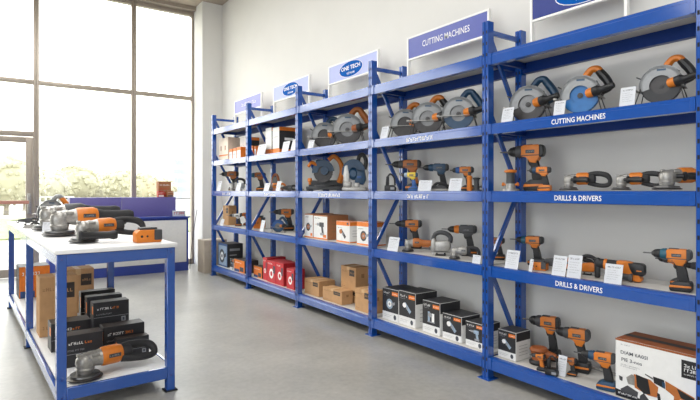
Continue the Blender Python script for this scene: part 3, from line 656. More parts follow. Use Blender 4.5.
        b.m('box_orange').poly([(-w / 2 - 0.0006, -d * 0.1, h * 0.55), (-w / 2 - 0.0006, -d * 0.45, h * 0.55), (-w / 2 - 0.0006, -d * 0.45, h * 0.85), (-w / 2 - 0.0006, -d * 0.1, h * 0.85)])
    elif style == 'red':
        box_base(b, w, d, h, 'box_red', 'box_red2', 'box_red2')
        b.m('white_print').fell(0.0, h * 0.42, w * 0.24, w * 0.26, y); b.m('box_red').fell(0, h * 0.42, w * 0.12, w * 0.13, y - 0.0003); b.m('ink').frect(w * 0.2, h * 0.45, w * 0.42, h * 0.8, y)
        b.m('white_print').blurtext(-w * 0.4, w * 0.1, h * 0.84, h * 0.06, y, seed); side(-d * 0.2, h * 0.35, d * 0.15, h * 0.6, 'ink')
    elif style == 'orange':
        box_base(b, w, d, h, 'box_orange', 'box_dark', 'box_dark')
        b.m('white_print').blurtext(-w * 0.4, w * 0.2, h * 0.72, h * 0.1, y, seed); b.m('box_blue').frect(-w * 0.46, 0.002, w * 0.0, h * 0.22, y); b.m('ink').frect(w * 0.05, h * 0.1, w * 0.4, h * 0.45, y)
    elif style == 'cream':
        box_base(b, w, d, h, 'box_cream', 'box_cream', 'box_brown')
        b.m('box_brown').frect(-w * 0.3, h * 0.45, -w * 0.2, h * 0.65, y); b.frect(w * 0.15, h * 0.45, w * 0.25, h * 0.65, y); b.m('box_orange').frect(-w / 2, h * 0.2, w / 2, h * 0.26, y)
    elif style == 'photo_black':
        box_base(b, w, d, h, 'box_blue', 'box_black', 'box_dark')
        b.m('print_pale').frect(-w * 0.44, h * 0.06, w * 0.44, h * 0.9, y); tool_picture(b, pic, 0, h * 0.45, w * 0.7, y - 0.0006, ('dark_grey', 'ink', 'box_white'))
        side(-d * 0.35, h * 0.7, d * 0.3, h * 0.8, 'grey_print'); side(-d * 0.35, h * 0.5, d * 0.1, h * 0.54, 'grey_print')
    elif style == 'tall_dark':
        box_base(b, w, d, h, 'box_white', 'box_black', 'box_dark')
        b.m('box_orange').frect(-w / 2 + 0.002, 0.002, w / 2 - 0.002, h * 0.2, y); side(-d / 2, h * 0.86, d / 2, h - 0.002, 'box_orange'); side(-d / 2, 0.002, d / 2, h * 0.16, 'box_orange')
        side(-d * 0.25, h * 0.5, d * 0.2, h * 0.6, 'white_print'); b.m('grey_print').blurtext(-w * 0.4, w * 0.3, h * 0.6, h * 0.06, y, seed)
    elif style == 'small':
        box_base(b, w, d, h, 'box_white', 'box_orange', 'box_orange'); b.m('box_orange').frect(-w / 2, h * 0.72, w / 2, h, y); b.m('ink').blurtext(-w * 0.4, w * 0.3, h * 0.4, h * 0.1, y, seed)
    return b
def shelf_box(style, label, pl, pr, pt, X, lv, d, pic='drill', seed=1, group=None, name='product_box', zoff=0.0, cat='box', yaw=0):
    Y0, Y1 = y_at(pl, X), y_at(pr, X); h = z_at(pt, X, Y0) - DK[lv] - zoff
    nb = max(q for q in range(5) if q == 0 or (Y0 + Y1) / 2 > P[q]); Y0, Y1 = min(Y0, P[nb + 1] - 0.022), max(Y1, P[nb] + 0.022); w = Y0 - Y1
    o = printed_box(style, w, d, h, seed, pic).build(name, None, False); tag(o, label, cat, group)
    o.location = (X + d / 2, (Y0 + Y1) / 2, DK[lv] + zoff); o.rotation_euler = (0, 0, R(-90 + yaw)); return h

# ------------------------------------------------------------------ goods on the shelves
G1, G2, G3, G4 = 'circular saws on the second shelf', 'angle grinders on the shelves', 'cordless drills on the shelves', 'printed cartons on the bottom shelf'
# nearest bay, second shelf
shelf_tool(circular_saw, 'circular_saw', 'grey circular saw with blue bow handle and bare steel blade in the nearest bay', 'circular saw', 504, 560, 2.90, 1, G1, handle='navy_tool', handle2='navy_tool', lower='dark_steel', front_bar=False)
shelf_tool(circular_saw, 'circular_saw', 'circular saw with bright blue blade and orange and black handle in the nearest bay', 'circular saw', 554, 615, 2.83, 1, G1, lower='blue_blade', blade='blue_blade', front_bar=False)
shelf_tool(circular_saw, 'circular_saw', 'circular saw with black blade and orange and black handle beside the right edge', 'circular saw', 632, 699, 2.85, 1, G1, lower='black', blade='dark_steel', front_bar=False)
price_card('faint price card at the left end of the nearest bay saw shelf', 501, 512, 107, 2.80, 1, 0, 3)
price_card('white price card in front of the blue bladed saw', 553.5, 564, 100, 2.772, 1, 6, 4)
price_card('white price card left of the black bladed saw', 619.5, 634, 86, 2.775, 1, 6, 5)
# nearest bay, third shelf
shelf_tool(cordless_drill, 'cordless_drill', 'large orange cordless drill, black chuck, beside the impact driver in the nearest bay', 'drill', 498, 543, 2.88, 2, G3, zs=1.2)
shelf_tool(router, 'trim_router', 'small upright router with orange cap and silver base beside the large drill', 'router', 502, 519, 2.77, 2, body='dark_grey')
shelf_tool(impact_driver, 'impact_driver', 'compact orange impact driver in front of the large drill', 'impact driver', 527, 551, 2.785, 2, collar='navy_tool', batt='orange', stripe='black')
shelf_tool(angle_grinder, 'angle_grinder', 'orange grinder with silver head and loop handle, left of three in nearest bay', 'angle grinder', 559, 611, 2.86, 2, G2, zs=1.15)
shelf_tool(angle_grinder, 'angle_grinder', 'orange grinder with silver head and loop handle, middle of three in nearest bay', 'angle grinder', 611, 666, 2.86, 2, G2, zs=1.15)
g3 = empty('angle_grinder', 'orange grinder with silver head, cut off by the post at the right edge', 'angle grinder', G2); angle_grinder(g3, 0.98, loopy=False)
g3.location = (2.90, 1.150, DK[2]); g3.rotation_euler = (0, 0, R(-90 + 60))
# nearest bay, fourth shelf
shelf_tool(cordless_drill, 'cordless_drill', 'cordless drill with black nose and blue collar behind the leftmost price card', 'drill', 508, 542, 2.97, 3, G3, collar='teal_tool')
shelf_tool(battery_pack, 'battery_pack', 'orange and grey battery pack beside the reciprocating saw', 'battery', 531, 547.5, 2.83, 3)
shelf_tool(reciprocating_saw, 'reciprocating_saw', 'orange and black reciprocating saw lying behind two price cards', 'reciprocating saw', 528, 594, 2.95, 3)
shelf_tool(jigsaw, 'jigsaw', 'small orange jigsaw between the price cards and the large demolition tool', 'jigsaw', 578, 598, 2.90, 3)
shelf_tool(demolition_tool, 'demolition_hammer', 'large black and orange demolition tool with upright front grip', 'power tool', 594, 645, 2.87, 3)
shelf_tool(cordless_drill, 'cordless_drill', 'cordless drill with blue collar and orange striped battery, nearest on the fourth shelf', 'drill', 642, 692, 2.80, 3, G3, zs=1.12, collar='teal_tool', rear='dark_grey')
shelf_tool(impact_driver, 'impact_driver', 'orange impact driver standing behind the front drill near the right edge', 'impact driver', 655, 688, 2.97, 3)
shelf_tool(cordless_drill, 'cordless_drill', 'blue cordless drill mostly hidden by the right edge post', 'drill', 681, 720, 2.91, 3, G3, body='teal_tool', batt='black')
price_card('white price card in front of the blue collared drill, leftmost on its shelf', 504.5, 517.5, 250, 2.79, 3, 0, 6)
price_card('narrow white card left of the battery pack', 528.5, 532, 259, 2.78, 3, 0, 7)
price_card('white price card in front of the reciprocating saw body', 551.5, 565, 255.5, 2.79, 3, 0, 8)
price_card('tilted white price card in front of the small jigsaw', 567, 580, 255, 2.79, 3, 8, 9)
price_card('white price card leaning before the large demolition tool', 604, 621, 264, 2.765, 3, 4, 10)
# nearest bay, bottom shelf
shelf_box('black_white', 'black and white tool box standing alone at left of the nearest bay', 498, 516, 328.5, 2.78, 4, 0.15, 'grinder', 31, G4)
shelf_tool(cordless_drill, 'cordless_drill', 'tall orange drill with long black chuck at the back of the bottom shelf, left', 'drill', 522, 560, 2.98, 4, G3, zs=1.36)
shelf_tool(cordless_drill, 'cordless_drill', 'tall orange drill, right of the other tall drill on bottom shelf', 'drill', 548, 590, 2.935, 4, G3, zs=1.24, rear='dark_grey')
shelf_tool(palm_sander, 'palm_sander', 'dull orange domed palm sander beneath the tall drills', 'sander', 529, 556, 2.88, 4, body='rust')
shelf_tool(impact_driver, 'impact_driver', 'tiny orange driver with black battery at the shelf front', 'impact driver', 528, 547, 2.765, 4, sc=0.85, grip='orange', stripe='dark_grey')
shelf_tool(battery_charger, 'battery_charger', 'small black charger with looped strap beside the tiny driver', 'charger', 546, 558.5, 2.765, 4)
shelf_tool(impact_driver, 'impact_driver', 'dark orange and black driver behind the white leaflet', 'impact driver', 559, 577, 2.84, 4, body='orange_dull', grip='black')
shelf_tool(cordless_drill, 'cordless_drill', 'cordless drill with blue collar and blue battery beside the large picture box', 'drill', 573, 616, 2.79, 4, G3, zs=1.06, collar='navy_tool', batt='navy_tool', rear='dark_grey')
price_card('white leaflet leaning between the charger and the blue battery drill', 557, 565, 356, 2.785, 4, 8, 11, group=None)
b = MB(1, 'silver'); b.tube([(0, 0, 0.014), (0.12, 0, 0.014), (0.26, 0, 0.014)], 0.0075, 8, 3); b.m('dark_steel').lathe((0.26, 0, 0.014), (0.285, 0, 0.014), [(0, 0.011), (0.8, 0.012), (1, 0.009)], 10); b.lathe((-0.02, 0, 0.014), (0, 0, 0.014), [(0, 0.014), (1, 0.011)], 10)
o = tag(b.build('extension_bar'), 'slim steel extension bar lying behind the blue battery drill', 'tool bar'); o.location = (3.04, 1.80, DK[4]); o.rotation_euler = (0, 0, R(-90))
# the large picture box
Xb = 2.765; Y0 = y_at(615.5, Xb); w, d, h = Y0 - 1.035, 0.21, z_at(337.5, Xb, Y0) - DK[4]
b = MB(1, 'box_white'); box_base(b, w, d, h, 'box_white', 'box_white', 'rust'); y = -d / 2 - 0.0008
b.m('rust').frect(-w / 2, h * 0.965, w / 2, h, y)
b.m('ink').text('DIAM 6A0SI', ftext(-w * 0.26, y - 0.0004, h * 0.775), h * 0.06, w * 0.34, bold=0.01); b.text('PIE 3-nos', ftext(-w * 0.29, y - 0.0004, h * 0.655), h * 0.06, w * 0.26, bold=0.01)
b.m('grey_print').blurtext(-w * 0.43, -w * 0.18, h * 0.56, h * 0.018, y, 3); b.blurtext(-w * 0.43, -w * 0.22, h * 0.53, h * 0.018, y, 4); b.blurtext(-w * 0.43, -w * 0.3, h * 0.9, h * 0.02, y, 9)
b.m('black').frect(w * 0.30, h * 0.62, w / 2 - 0.001, h * 0.90, y); b.m('white_print').blurtext(w * 0.33, w * 0.47, h * 0.79, h * 0.05, y - 0.0004, 5); b.blurtext(w * 0.33, w * 0.47, h * 0.72, h * 0.05, y - 0.0004, 6); b.blurtext(w * 0.33, w * 0.46, h * 0.67, h * 0.02, y - 0.0004, 7)
b.m('black').fpoly([(-w / 2 + 0.001, 0.002), (-w * 0.05, 0.002), (-w * 0.12, h * 0.06), (-w / 2 + 0.001, h * 0.13)], y); b.m('white_print').blurtext(-w * 0.46, -w * 0.22, h * 0.055, h * 0.03, y - 0.0004, 8)
b.m('black').poly([(-w / 2, -d * 0.1, h + 0.0009), (w / 2, -d * 0.1, h + 0.0009), (w / 2, d * 0.12, h + 0.0009), (-w / 2, d * 0.12, h + 0.0009)])
def pp(px, py): return ((px - 55) / 440.0 * w - w / 2, (375 - py) / 320.0 * h)
def pic(m, pts, k=1): b.m(m).fpoly([pp(*p) for p in pts][::-1], y - 0.0004 * k)
pic('orange_dull', [(160, 228), (250, 235), (292, 262), (285, 318), (240, 320), (165, 300)]); pic('black', [(172, 226), (238, 236), (252, 312), (215, 318), (178, 290)], 2)
pic('silver', [(118, 258), (150, 232), (165, 240), (166, 290), (128, 290)], 2); pic('dark_grey', [(75, 258), (98, 262), (96, 285), (80, 282)], 2)
pic('dark_grey', [(85, 330), (125, 300), (185, 320), (180, 350), (90, 345)], 1); pic('dark_grey', [(195, 335), (215, 315), (245, 345), (240, 375), (190, 372)], 1); pic('black', [(285, 290), (300, 295), (312, 372), (292, 370)], 1)
pic('orange_dull', [(328, 218), (470, 262), (472, 295), (400, 290), (408, 320), (370, 312), (372, 285), (330, 262)], 3); pic('black', [(265, 212), (322, 216), (328, 260), (270, 245)], 4); pic('steel', [(222, 209), (265, 222), (265, 230), (222, 215)], 3)
pic('black', [(385, 240), (470, 268), (474, 298), (405, 282)], 4); pic('black', [(395, 300), (432, 298), (440, 370), (412, 372)], 4); pic('orange_dull', [(372, 318), (398, 322), (412, 375), (400, 372)], 4); pic('orange_dull', [(355, 374), (440, 374), (440, 365), (362, 362)], 5); pic('navy_tool', [(312, 226), (326, 228), (328, 258), (314, 252)], 5)
o = tag(b.build('product_box', None, False), 'large white and rust box printed with drills, at bottom right of the photo', 'box'); o.location = (Xb + d / 2, Y0 - w / 2, DK[4]); o.rotation_euler = (0, 0, R(-90))

# second bay
shelf_tool(circular_saw, 'circular_saw', 'grey circular saw with orange bow handle, leftmost of three in second bay', 'circular saw', 381, 424, 2.93, 1, G1, blade='dark_steel')
shelf_tool(circular_saw, 'circular_saw', 'grey circular saw with grey blade and orange handle, middle of three in second bay', 'circular saw', 407, 455, 2.87, 1, G1)
shelf_tool(circular_saw, 'circular_saw', 'grey circular saw with blue lower guard and navy handle in the second bay', 'circular saw', 437, 487, 2.84, 1, G1, lower='navy_tool', handle='navy_tool', handle2='navy_tool')
price_card('small price card at the left end of the second bay saw shelf', 380, 387, 126, 2.79, 1, 0, 12)
shelf_tool(cordless_drill, 'cordless_drill', 'orange and black cordless drill behind a blue and yellow driver in second bay', 'drill', 383, 419, 2.96, 2, G3, body='orange_dull', grip='orange_dull')
shelf_tool(battery_charger, 'battery_charger', 'upright black charger at the left end of second bay third shelf', 'charger', 385, 396, 2.86, 2)
shelf_tool(impact_driver, 'impact_driver', 'small blue and yellow driver in front of orange drill', 'impact driver', 400, 418, 2.80, 2, body='yellow', collar='print_pale', grip='blue_tool', batt='blue_tool', stripe='navy_tool', rear='navy_tool')
shelf_tool(cordless_drill, 'cordless_drill', 'dark navy cordless drill between two price cards in the second bay', 'drill', 417, 449, 2.97, 2, G3, body='navy_tool', collar='navy_tool', stripe='black')
shelf_tool(hand_planer, 'hand_planer', 'low dark planer with silver sole beneath the navy drill', 'planer', 423, 448, 2.86, 2)
shelf_tool(impact_driver, 'impact_driver', 'blue nosed orange driver right of the second price card', 'impact driver', 450, 474, 2.95, 2, collar='blue_tool')
b = MB(1, 'orange'); b.lathe((0, 0, 0.0), (0, 0, 0.11), [(0, 0.017), (0.1, 0.02), (0.7, 0.017), (0.9, 0.022), (1, 0.012)], 12); b.m('dark_grey').lathe((0, 0, 0.11), (0, 0, 0.135), [(0, 0.01), (1, 0.014)], 10)
o = tag(b.build('screwdriver_handle'), 'stubby orange screwdriver handle standing in front of the blue nosed driver', 'screwdriver'); o.location = (2.82, y_at(469.5, 2.82), DK[2])
shelf_tool(router, 'trim_router', 'black compact router beside the post at right of second bay', 'router', 471, 482, 2.88, 2, body='dark_grey', cap='black', base='dark_grey')
price_card('slanted white price card in front of the navy drill', 418.5, 430, 180, 2.775, 2, 8, 13)
price_card('slanted white price card beside the blue nosed driver', 449, 460, 178, 2.775, 2, 8, 14)
shelf_tool(cordless_drill, 'cordless_drill', 'orange cordless drill behind the silver grinder on second bay fourth shelf', 'drill', 389, 422, 2.97, 3, G3)
price_card('white price card at left of the second bay fourth shelf', 387.5, 397, 237, 2.79, 3, 4, 15)
shelf_tool(angle_grinder, 'angle_grinder', 'short silver grinder with orange tail in front of the orange drill', 'angle grinder', 402, 434, 2.86, 3, G2, zs=1.3, loop='orange_dull', loopy=False, side=False, body='orange_dull')
shelf_tool(jigsaw, 'jigsaw', 'grey jigsaw with black handle in the middle of second bay fourth shelf', 'jigsaw', 430, 453, 2.85, 3, body='silver', top='dark_grey')
shelf_tool(cordless_drill, 'cordless_drill', 'black and orange cordless drill above silver grinder at right of second bay', 'drill', 441, 477, 2.97, 3, G3, rear='black', body='dark_grey', collar='orange')
shelf_tool(angle_grinder, 'angle_grinder', 'silver grinder lying below the black and orange drill', 'angle grinder', 449, 480, 2.82, 3, G2, zs=1.3, body='silver', side=False)
price_card('small white card at right end of the second bay fourth shelf', 472, 480, 255, 2.77, 3, 0, 16)
shelf_tool(impact_driver, 'impact_driver', 'orange driver seen behind the post between nearest and second bay', 'impact driver', 483, 505, 3.0, 3, body='orange_dull')
shelf_box('black_white', 'black and white tool box, leftmost of five on the second bay bottom shelf', 382.5, 398.6, 287, 2.79, 4, 0.24, 'saw', 41, G4)
shelf_box('black_white', 'black and white tool box, second from left of five in second bay', 399, 415.5, 290, 2.79, 4, 0.24, 'grinder', 42, G4)
shelf_box('black_white', 'black and white tool box, middle of five in second bay', 422.5, 440, 299.5, 2.79, 4, 0.22, 'pair', 43, G4)
shelf_box('black_white', 'black and white tool box, fourth from left of five in second bay', 442.5, 461.5, 312.5, 2.79, 4, 0.2, 'grinder', 44, G4)
shelf_box('black_white', 'black and white tool box, partly behind the post at right of second bay', 465.5, 484, 320.5, 2.79, 4, 0.17, 'drill', 45, G4)

# middle bay
shelf_tool(circular_saw, 'circular_saw', 'grey circular saw with orange badge at left in the middle bay', 'circular saw', 305, 343, 2.93, 1, G1, handle='navy_tool', handle2='navy_tool', blade='dark_steel')
shelf_tool(circular_saw, 'circular_saw', 'orange topped circular saw with dark disc at right in the middle bay', 'circular saw', 328, 373, 2.86, 1, G1, handle='orange_dull', handle2='orange_dull', collar='rust')
price_card('small white card under the left saw in the middle bay', 307.5, 313, 140, 2.79, 1, 0, 17)
shelf_tool(mitre_saw, 'mitre_saw', 'navy mitre saw with orange arm on the middle bay third shelf', 'mitre saw', 307, 344, 2.93, 2, base='dark_grey', zs=1.08)
shelf_tool(cutoff_saw, 'cutoff_saw', 'blue cutoff saw with grey front arm beside the middle bay post', 'cutoff saw', 343, 368, 2.89, 2, zs=1.15)
shelf_tool(hand_planer, 'hand_planer', 'small silver planer at the left end of middle bay third shelf', 'planer', 300.5, 306.5, 2.79, 2, body='guard_grey')
shelf_box('white_brown', 'slim white and brown box, leftmost on the middle bay fourth shelf', 302.4, 313, 213.3, 2.79, 3, 0.26, 'saw', 51)
shelf_box('white_brown', 'wide white and brown box, second from left on middle bay fourth shelf', 313.5, 327.3, 214.6, 2.79, 3, 0.26, 'drill', 52)
shelf_box('white_orange', 'white box with orange band, left of two on middle bay fourth shelf', 336.3, 349.6, 220.7, 2.79, 3, 0.13, 'grinder', 53)
shelf_box('white_orange', 'white box with orange band, behind the post between middle and second bay', 356.8, 372, 221.3, 2.79, 3, 0.16, 'saw', 54)
G5 = 'brown cardboard cartons on the bottom shelf'
shelf_box('carton', 'low brown carton, leftmost on the middle bay bottom shelf', 301, 319, 276.8, 2.79, 4, 0.2, 'drill', 61, G5, 'cardboard_carton')
shelf_box('carton', 'low brown carton lying in front of the stacked carton', 322.7, 341.8, 286.3, 2.775, 4, 0.13, 'drill', 62, G5, 'cardboard_carton')
hh = shelf_box('carton', 'brown carton at the back, under the raised top carton', 343, 358, 288, 2.93, 4, 0.15, 'drill', 63, G5, 'cardboard_carton')
shelf_box('carton', 'brown carton raised on top of another carton in the middle bay', 341, 355.6, 265, 2.91, 4, 0.17, 'drill', 64, G5, 'cardboard_carton', zoff=hh + 0.001)
shelf_box('carton', 'upright brown carton behind the post between middle and second bay', 355, 371.5, 287.5, 2.78, 4, 0.14, 'drill', 65, G5, 'cardboard_carton')

# fourth bay
shelf_box('tall_dark', 'tall white and black box at the back of fourth bay second shelf', 265.5, 271.7, 128.5, 2.80, 1, 0.26, 'drill', 71)
shelf_box('tall_dark', 'tall white fronted box with orange and black side in fourth bay', 272.5, 279.3, 128, 2.80, 1, 0.28, 'drill', 72)
shelf_box('small', 'tiny orange and white box, left of two in the fourth bay', 250, 252.5, 146, 2.80, 1, 0.1, 'drill', 73)
shelf_box('small', 'tiny orange and white box, right of two in the fourth bay', 253.5, 256, 146.5, 2.80, 1, 0.1, 'drill', 74)
price_card('white card in front of tall boxes, left of three in fourth bay', 256.5, 264.5, 144, 2.79, 1, 0, 18)
price_card('white card in front of tall boxes, middle of three in fourth bay', 281.5, 288, 141, 2.765, 1, 0, 19)
price_card('white card beside the post, right of three in fourth bay', 290.5, 296, 138.5, 2.765, 1, 0, 20)
shelf_tool(impact_driver, 'impact_driver', 'teal nosed driver at left of the fourth bay third shelf', 'impact driver', 250, 265, 2.90, 2, sc=1.2, collar='teal_tool', body='orange_dull')
shelf_tool(angle_grinder, 'angle_grinder', 'silver grinder with orange body on the fourth bay third shelf', 'angle grinder', 266, 286, 2.90, 2, G2, zs=1.2, loop='orange', side=False)
shelf_tool(reciprocating_saw, 'reciprocating_saw', 'black reciprocating saw beside the post in the fourth bay', 'reciprocating saw', 278, 297, 2.88, 2, zs=1.5, body='dark_grey')
b = MB(1, 'rust'); b.tube([(0.075 * math.cos(2 * PI * i / 10), 0, 0.1 + 0.085 * math.sin(2 * PI * i / 10)) for i in range(10)], 0.016, 8, 3, closed=True); b.m('black').cyl((0, -0.012, 0.1), (0, 0.012, 0.1), 0.062); b.m('rust').box((0, 0, 0.008), (0.1, 0.05, 0.016), 0.004)
o = tag(b.build('grinding_wheel'), 'upright round wheel with brown rim at back of the fourth bay', 'wheel'); o.location = (3.02, y_at(275.5, 3.02), DK[2] + 0.0); o.scale = (1.15, 1, 1.15); o.rotation_euler = (0, 0, R(-90))
price_card('white card in front of grinder, left of two on fourth bay third shelf', 263.5, 268.5, 183, 2.79, 2, 0, 21)
price_card('white card in front of grinder, right of two on fourth bay third shelf', 275.5, 279.5, 181, 2.78, 2, 0, 22)
shelf_tool(battery_pack, 'battery_pack', 'tall orange and black battery on the fourth bay fourth shelf', 'battery', 256.5, 268, 2.93, 3, zs=1.9)
shelf_tool(cordless_drill, 'cordless_drill', 'orange and black cordless drill above the blue saw in fourth bay', 'drill', 270, 293, 3.0, 3, G3, sc=1.1)
shelf_tool(circular_saw, 'circular_saw', 'small blue circular saw lying low on the fourth bay fourth shelf', 'circular saw', 271, 288, 2.83, 3, None, sc=1.1, guard='blue_tool', lower='navy_tool', handle='navy_tool', handle2='navy_tool')
price_card('white card left of the blue saw in the fourth bay', 259.5, 263, 220, 2.79, 3, 0, 23)
shelf_box('orange', 'small orange box at left of the fourth bay bottom shelf', 252.8, 262, 265, 2.79, 4, 0.1, 'drill', 81)
shelf_box('red', 'slim red box, leftmost of the red boxes in fourth bay', 263, 267, 257.3, 2.79, 4, 0.26, 'saw', 82)
shelf_box('red', 'tall red box with white emblem, second of the red boxes', 267.2, 275.7, 260, 2.77, 4, 0.22, 'saw', 83)
shelf_box('red', 'tall red box, third of the red boxes in the fourth bay', 276, 283.5, 262, 2.77, 4, 0.2, 'saw', 84)
shelf_box('red', 'low red box beside the post, rightmost of the red boxes', 286.5, 294, 268, 2.765, 4, 0.14, 'saw', 85)
# farthest bay
shelf_box('cream', 'large cream box at left of the farthest bay second shelf', 217, 228, 139.5, 2.80, 1, 0.2, 'drill', 91)
shelf_box('tall_dark', 'dark brown topped box at right of the farthest bay second shelf', 240, 246, 138, 2.88, 1, 0.2, 'drill', 92)
for i, (a_, c_) in enumerate(((229.3, 232.2), (232.8, 236), (236.6, 240.6))):
    shelf_box('small', ['tiny orange and white carton nearest the cream box', 'tiny orange and white carton between two others in the farthest bay', 'tiny orange and white carton nearest the dark brown topped box'][i], a_, c_, [149.5, 148.5, 147.5][i], 2.78, 1, 0.1, 'drill', 93 + i)
shelf_tool(impact_driver, 'impact_driver', 'grey and orange driver at left of the farthest bay third shelf', 'impact driver', 215, 230, 2.93, 2, sc=1.25, collar='dark_grey', body='orange_dull')
shelf_tool(jigsaw, 'jigsaw', 'grey jigsaw on the farthest bay third shelf', 'jigsaw', 235, 245, 2.90, 2, sc=1.2, body='guard_grey')
shelf_tool(router, 'trim_router', 'pale grey router between driver and jigsaw in the farthest bay', 'router', 228.5, 235, 2.84, 2, body='alu', cap='guard_grey')
price_card('white card left of the driver in the farthest bay', 216.5, 220, 181, 2.79, 2, 0, 24)
price_card('white card in front of the jigsaw in the farthest bay', 235.5, 239.5, 183, 2.77, 2, 0, 25)
shelf_box('carton', 'upright orange brown carton on the farthest bay fourth shelf', 223, 228.5, 205.5, 2.83, 3, 0.12, 'drill', 96, None, 'cardboard_carton')
shelf_tool(cordless_drill, 'cordless_drill', 'grey nosed drill beside the carton in the farthest bay', 'drill', 228.5, 240, 2.82, 3, G3, sc=1.3, body='alu', collar='guard_grey')
shelf_tool(cordless_drill, 'cordless_drill', 'orange and black drill beside the post in the farthest bay', 'drill', 237, 248, 2.99, 3, G3, sc=1.35)
price_card('small white card at left of the farthest bay fourth shelf', 220, 223, 219, 2.79, 3, 0, 26)
shelf_box('photo_black', 'large black box with saw picture on farthest bay bottom shelf', 217, 227.3, 242, 2.79, 4, 0.24, 'saw', 97)
shelf_box('black_white', 'narrow blue grey carton beside the orange box in farthest bay', 230, 233.6, 258.5, 2.76, 4, 0.1, 'drill', 98)
shelf_box('orange', 'orange box at right of the farthest bay bottom shelf', 234.2, 244.6, 258.5, 2.77, 4, 0.2, 'drill', 99)

# ------------------------------------------------------------------ things by the pier
b = MB(1, 'plinth'); b.box((0, 0, 0.25), (0.36, 0.3, 0.5), 0.006); b.m('box_cream').box((0, 0, 0.497), (0.35, 0.05, 0.008)); o = tag(b.build('storage_crate'), 'plain beige box on the floor behind the far end of the shelving', 'box'); o.location = (2.84, 7.78, 0.0)
b = MB(1, 'dark_grey'); b.tube([(0, 0, 0.006), (0.05, 0.05, 0.4), (0.16, 0.13, 0.95)], 0.005, 8, 3); o = tag(b.build('leaning_rod'), 'thin grey rod leaning on the wall behind the last post', 'rod'); o.location = (2.62, 8.19, 0)

# ------------------------------------------------------------------ reception desk
desk = empty('reception_desk', 'blue and white reception desk standing before the tall window', 'desk')
DX0, DX1, DY = 0.66, 2.57, 8.10
b = MB(1, 'desk_blue'); b.box(((DX0 + DX1) / 2, DY + 0.22, 0.415), (DX1 - DX0, 0.44, 0.83), 0.004); b.build('carcass', desk)
b = MB(1, 'desk_blue'); b.box(((DX0 + DX1) / 2 + 0.005, DY + 0.2, 0.842), (DX1 - DX0 + 0.03, 0.46, 0.024), 0.003); b.build('counter_top', desk)
b = MB(1, 'box_white'); b.prism([(1.12, 0.14), (2.535, 0.14), (2.535, 0.8), (0.98, 0.8)], DY - 0.012, DY - 0.001, 0.002); b.build('front_panel', desk)
b = MB(1, 'desk_screen')
for xa, xb in ((0.93, 1.615), (1.62, 2.42)): b.box(((xa + xb) / 2, DY + 0.18, 1.006), (xb - xa, 0.03, 0.3), 0.003)
b.box((1.675, DY + 0.31, 1.14), (1.49, 0.24, 0.03), 0.003); b.box((0.945, DY + 0.31, 0.99), (0.03, 0.24, 0.28)); b.box((2.405, DY + 0.31, 0.99), (0.03, 0.24, 0.28)); b.build('screen_panel', desk)
def small_box(label, x, y, z, w, d, h, m1, m2, name='leaflet_box'):
    b = MB(1, m1); b.box((0, 0, h / 2), (w, d, h), 0.002, seg=1); yy = -d / 2 - 0.0006
    b.m(m2).frect(-w * 0.42, h * 0.08, w * 0.42, h * 0.3, yy); b.m('white_print').blurtext(-w * 0.4, w * 0.38, h * 0.72, h * 0.09, yy, int(w * 999)); b.m(m2).blurtext(-w * 0.4, w * 0.3, h * 0.5, h * 0.08, yy, 3); b.m('grey_print').blurtext(-w * 0.4, w * 0.38, h * 0.38, h * 0.05, yy, 8)
    o = tag(b.build(name), label, 'box'); o.location = (x, y, z); o.rotation_euler = (0, 0, R(4)); return o
zt = 1.1555
small_box('brown and white carton at back of the desk ledge', x_at(164, DY + 0.33), DY + 0.345, zt, 0.2, 0.1, 0.25, 'box_brown', 'red')
small_box('small red box at left on the desk ledge, before the brown carton', x_at(160.5, DY + 0.24), DY + 0.235, zt, 0.095, 0.06, 0.1, 'red', 'white_print')
small_box('small red and grey box at right on the desk ledge', x_at(169.5, DY + 0.24), DY + 0.23, zt, 0.1, 0.06, 0.1, 'box_brown', 'ink')
b = MB(1, 'paper'); b.box((0, 0, 0.045), (0.2, 0.02, 0.09), 0.002); b.m('red').blurtext(-0.08, 0.08, 0.03, 0.04, -0.0106, 6); o = tag(b.build('name_plate'), 'small white card with red lettering at right end of the desk', 'card'); o.location = (2.44, DY + 0.06, 0.8545)

# ------------------------------------------------------------------ display table
TA = R(2.4)
TT, TSH = 0.927, 0.152
TX0, TY0 = 0.30, 3.24                                  # near left corner
TW, TL = 0.655, 3.36
tab = empty('display_table', 'long white topped workbench with blue steel frame and lower shelf', 'table'); tab.location = (TX0, TY0, 0); tab.rotation_euler = (0, 0, TA)
def tpt(x, y, z=0): return (TX0 + x * math.cos(TA) - y * math.sin(TA), TY0 + x * math.sin(TA) + y * math.cos(TA), z)
b = MB(1, 'table_white'); b.box((TW / 2, TL / 2, TT - 0.013), (TW + 0.02, TL + 0.02, 0.026), 0.003); b.build('table_top', tab)
LYS = (0.028, 1.60, TL - 0.028)
for y in LYS:
    for x in (0.026, TW - 0.026):
        b = MB(1, 'blue_paint'); b.box((x, y, (TT - 0.026) / 2), (0.05, 0.05, TT - 0.028), 0.003, seg=1); b.m('hole')
        z = 0.06
        while z < TT - 0.08: b.box((x - 0.025, y, z), (0.0012, 0.01, 0.018)); z += 0.075
        for z in (0.1, 0.2, 0.87): b.m('blue_dark').cyl((x, y - 0.025, z), (x, y - 0.028, z), 0.006)
        l = b.build('leg', tab); f = MB(1, 'hole'); f.box((x, y, 0.004), (0.075, 0.075, 0.008), 0.002); f.build('foot', l)
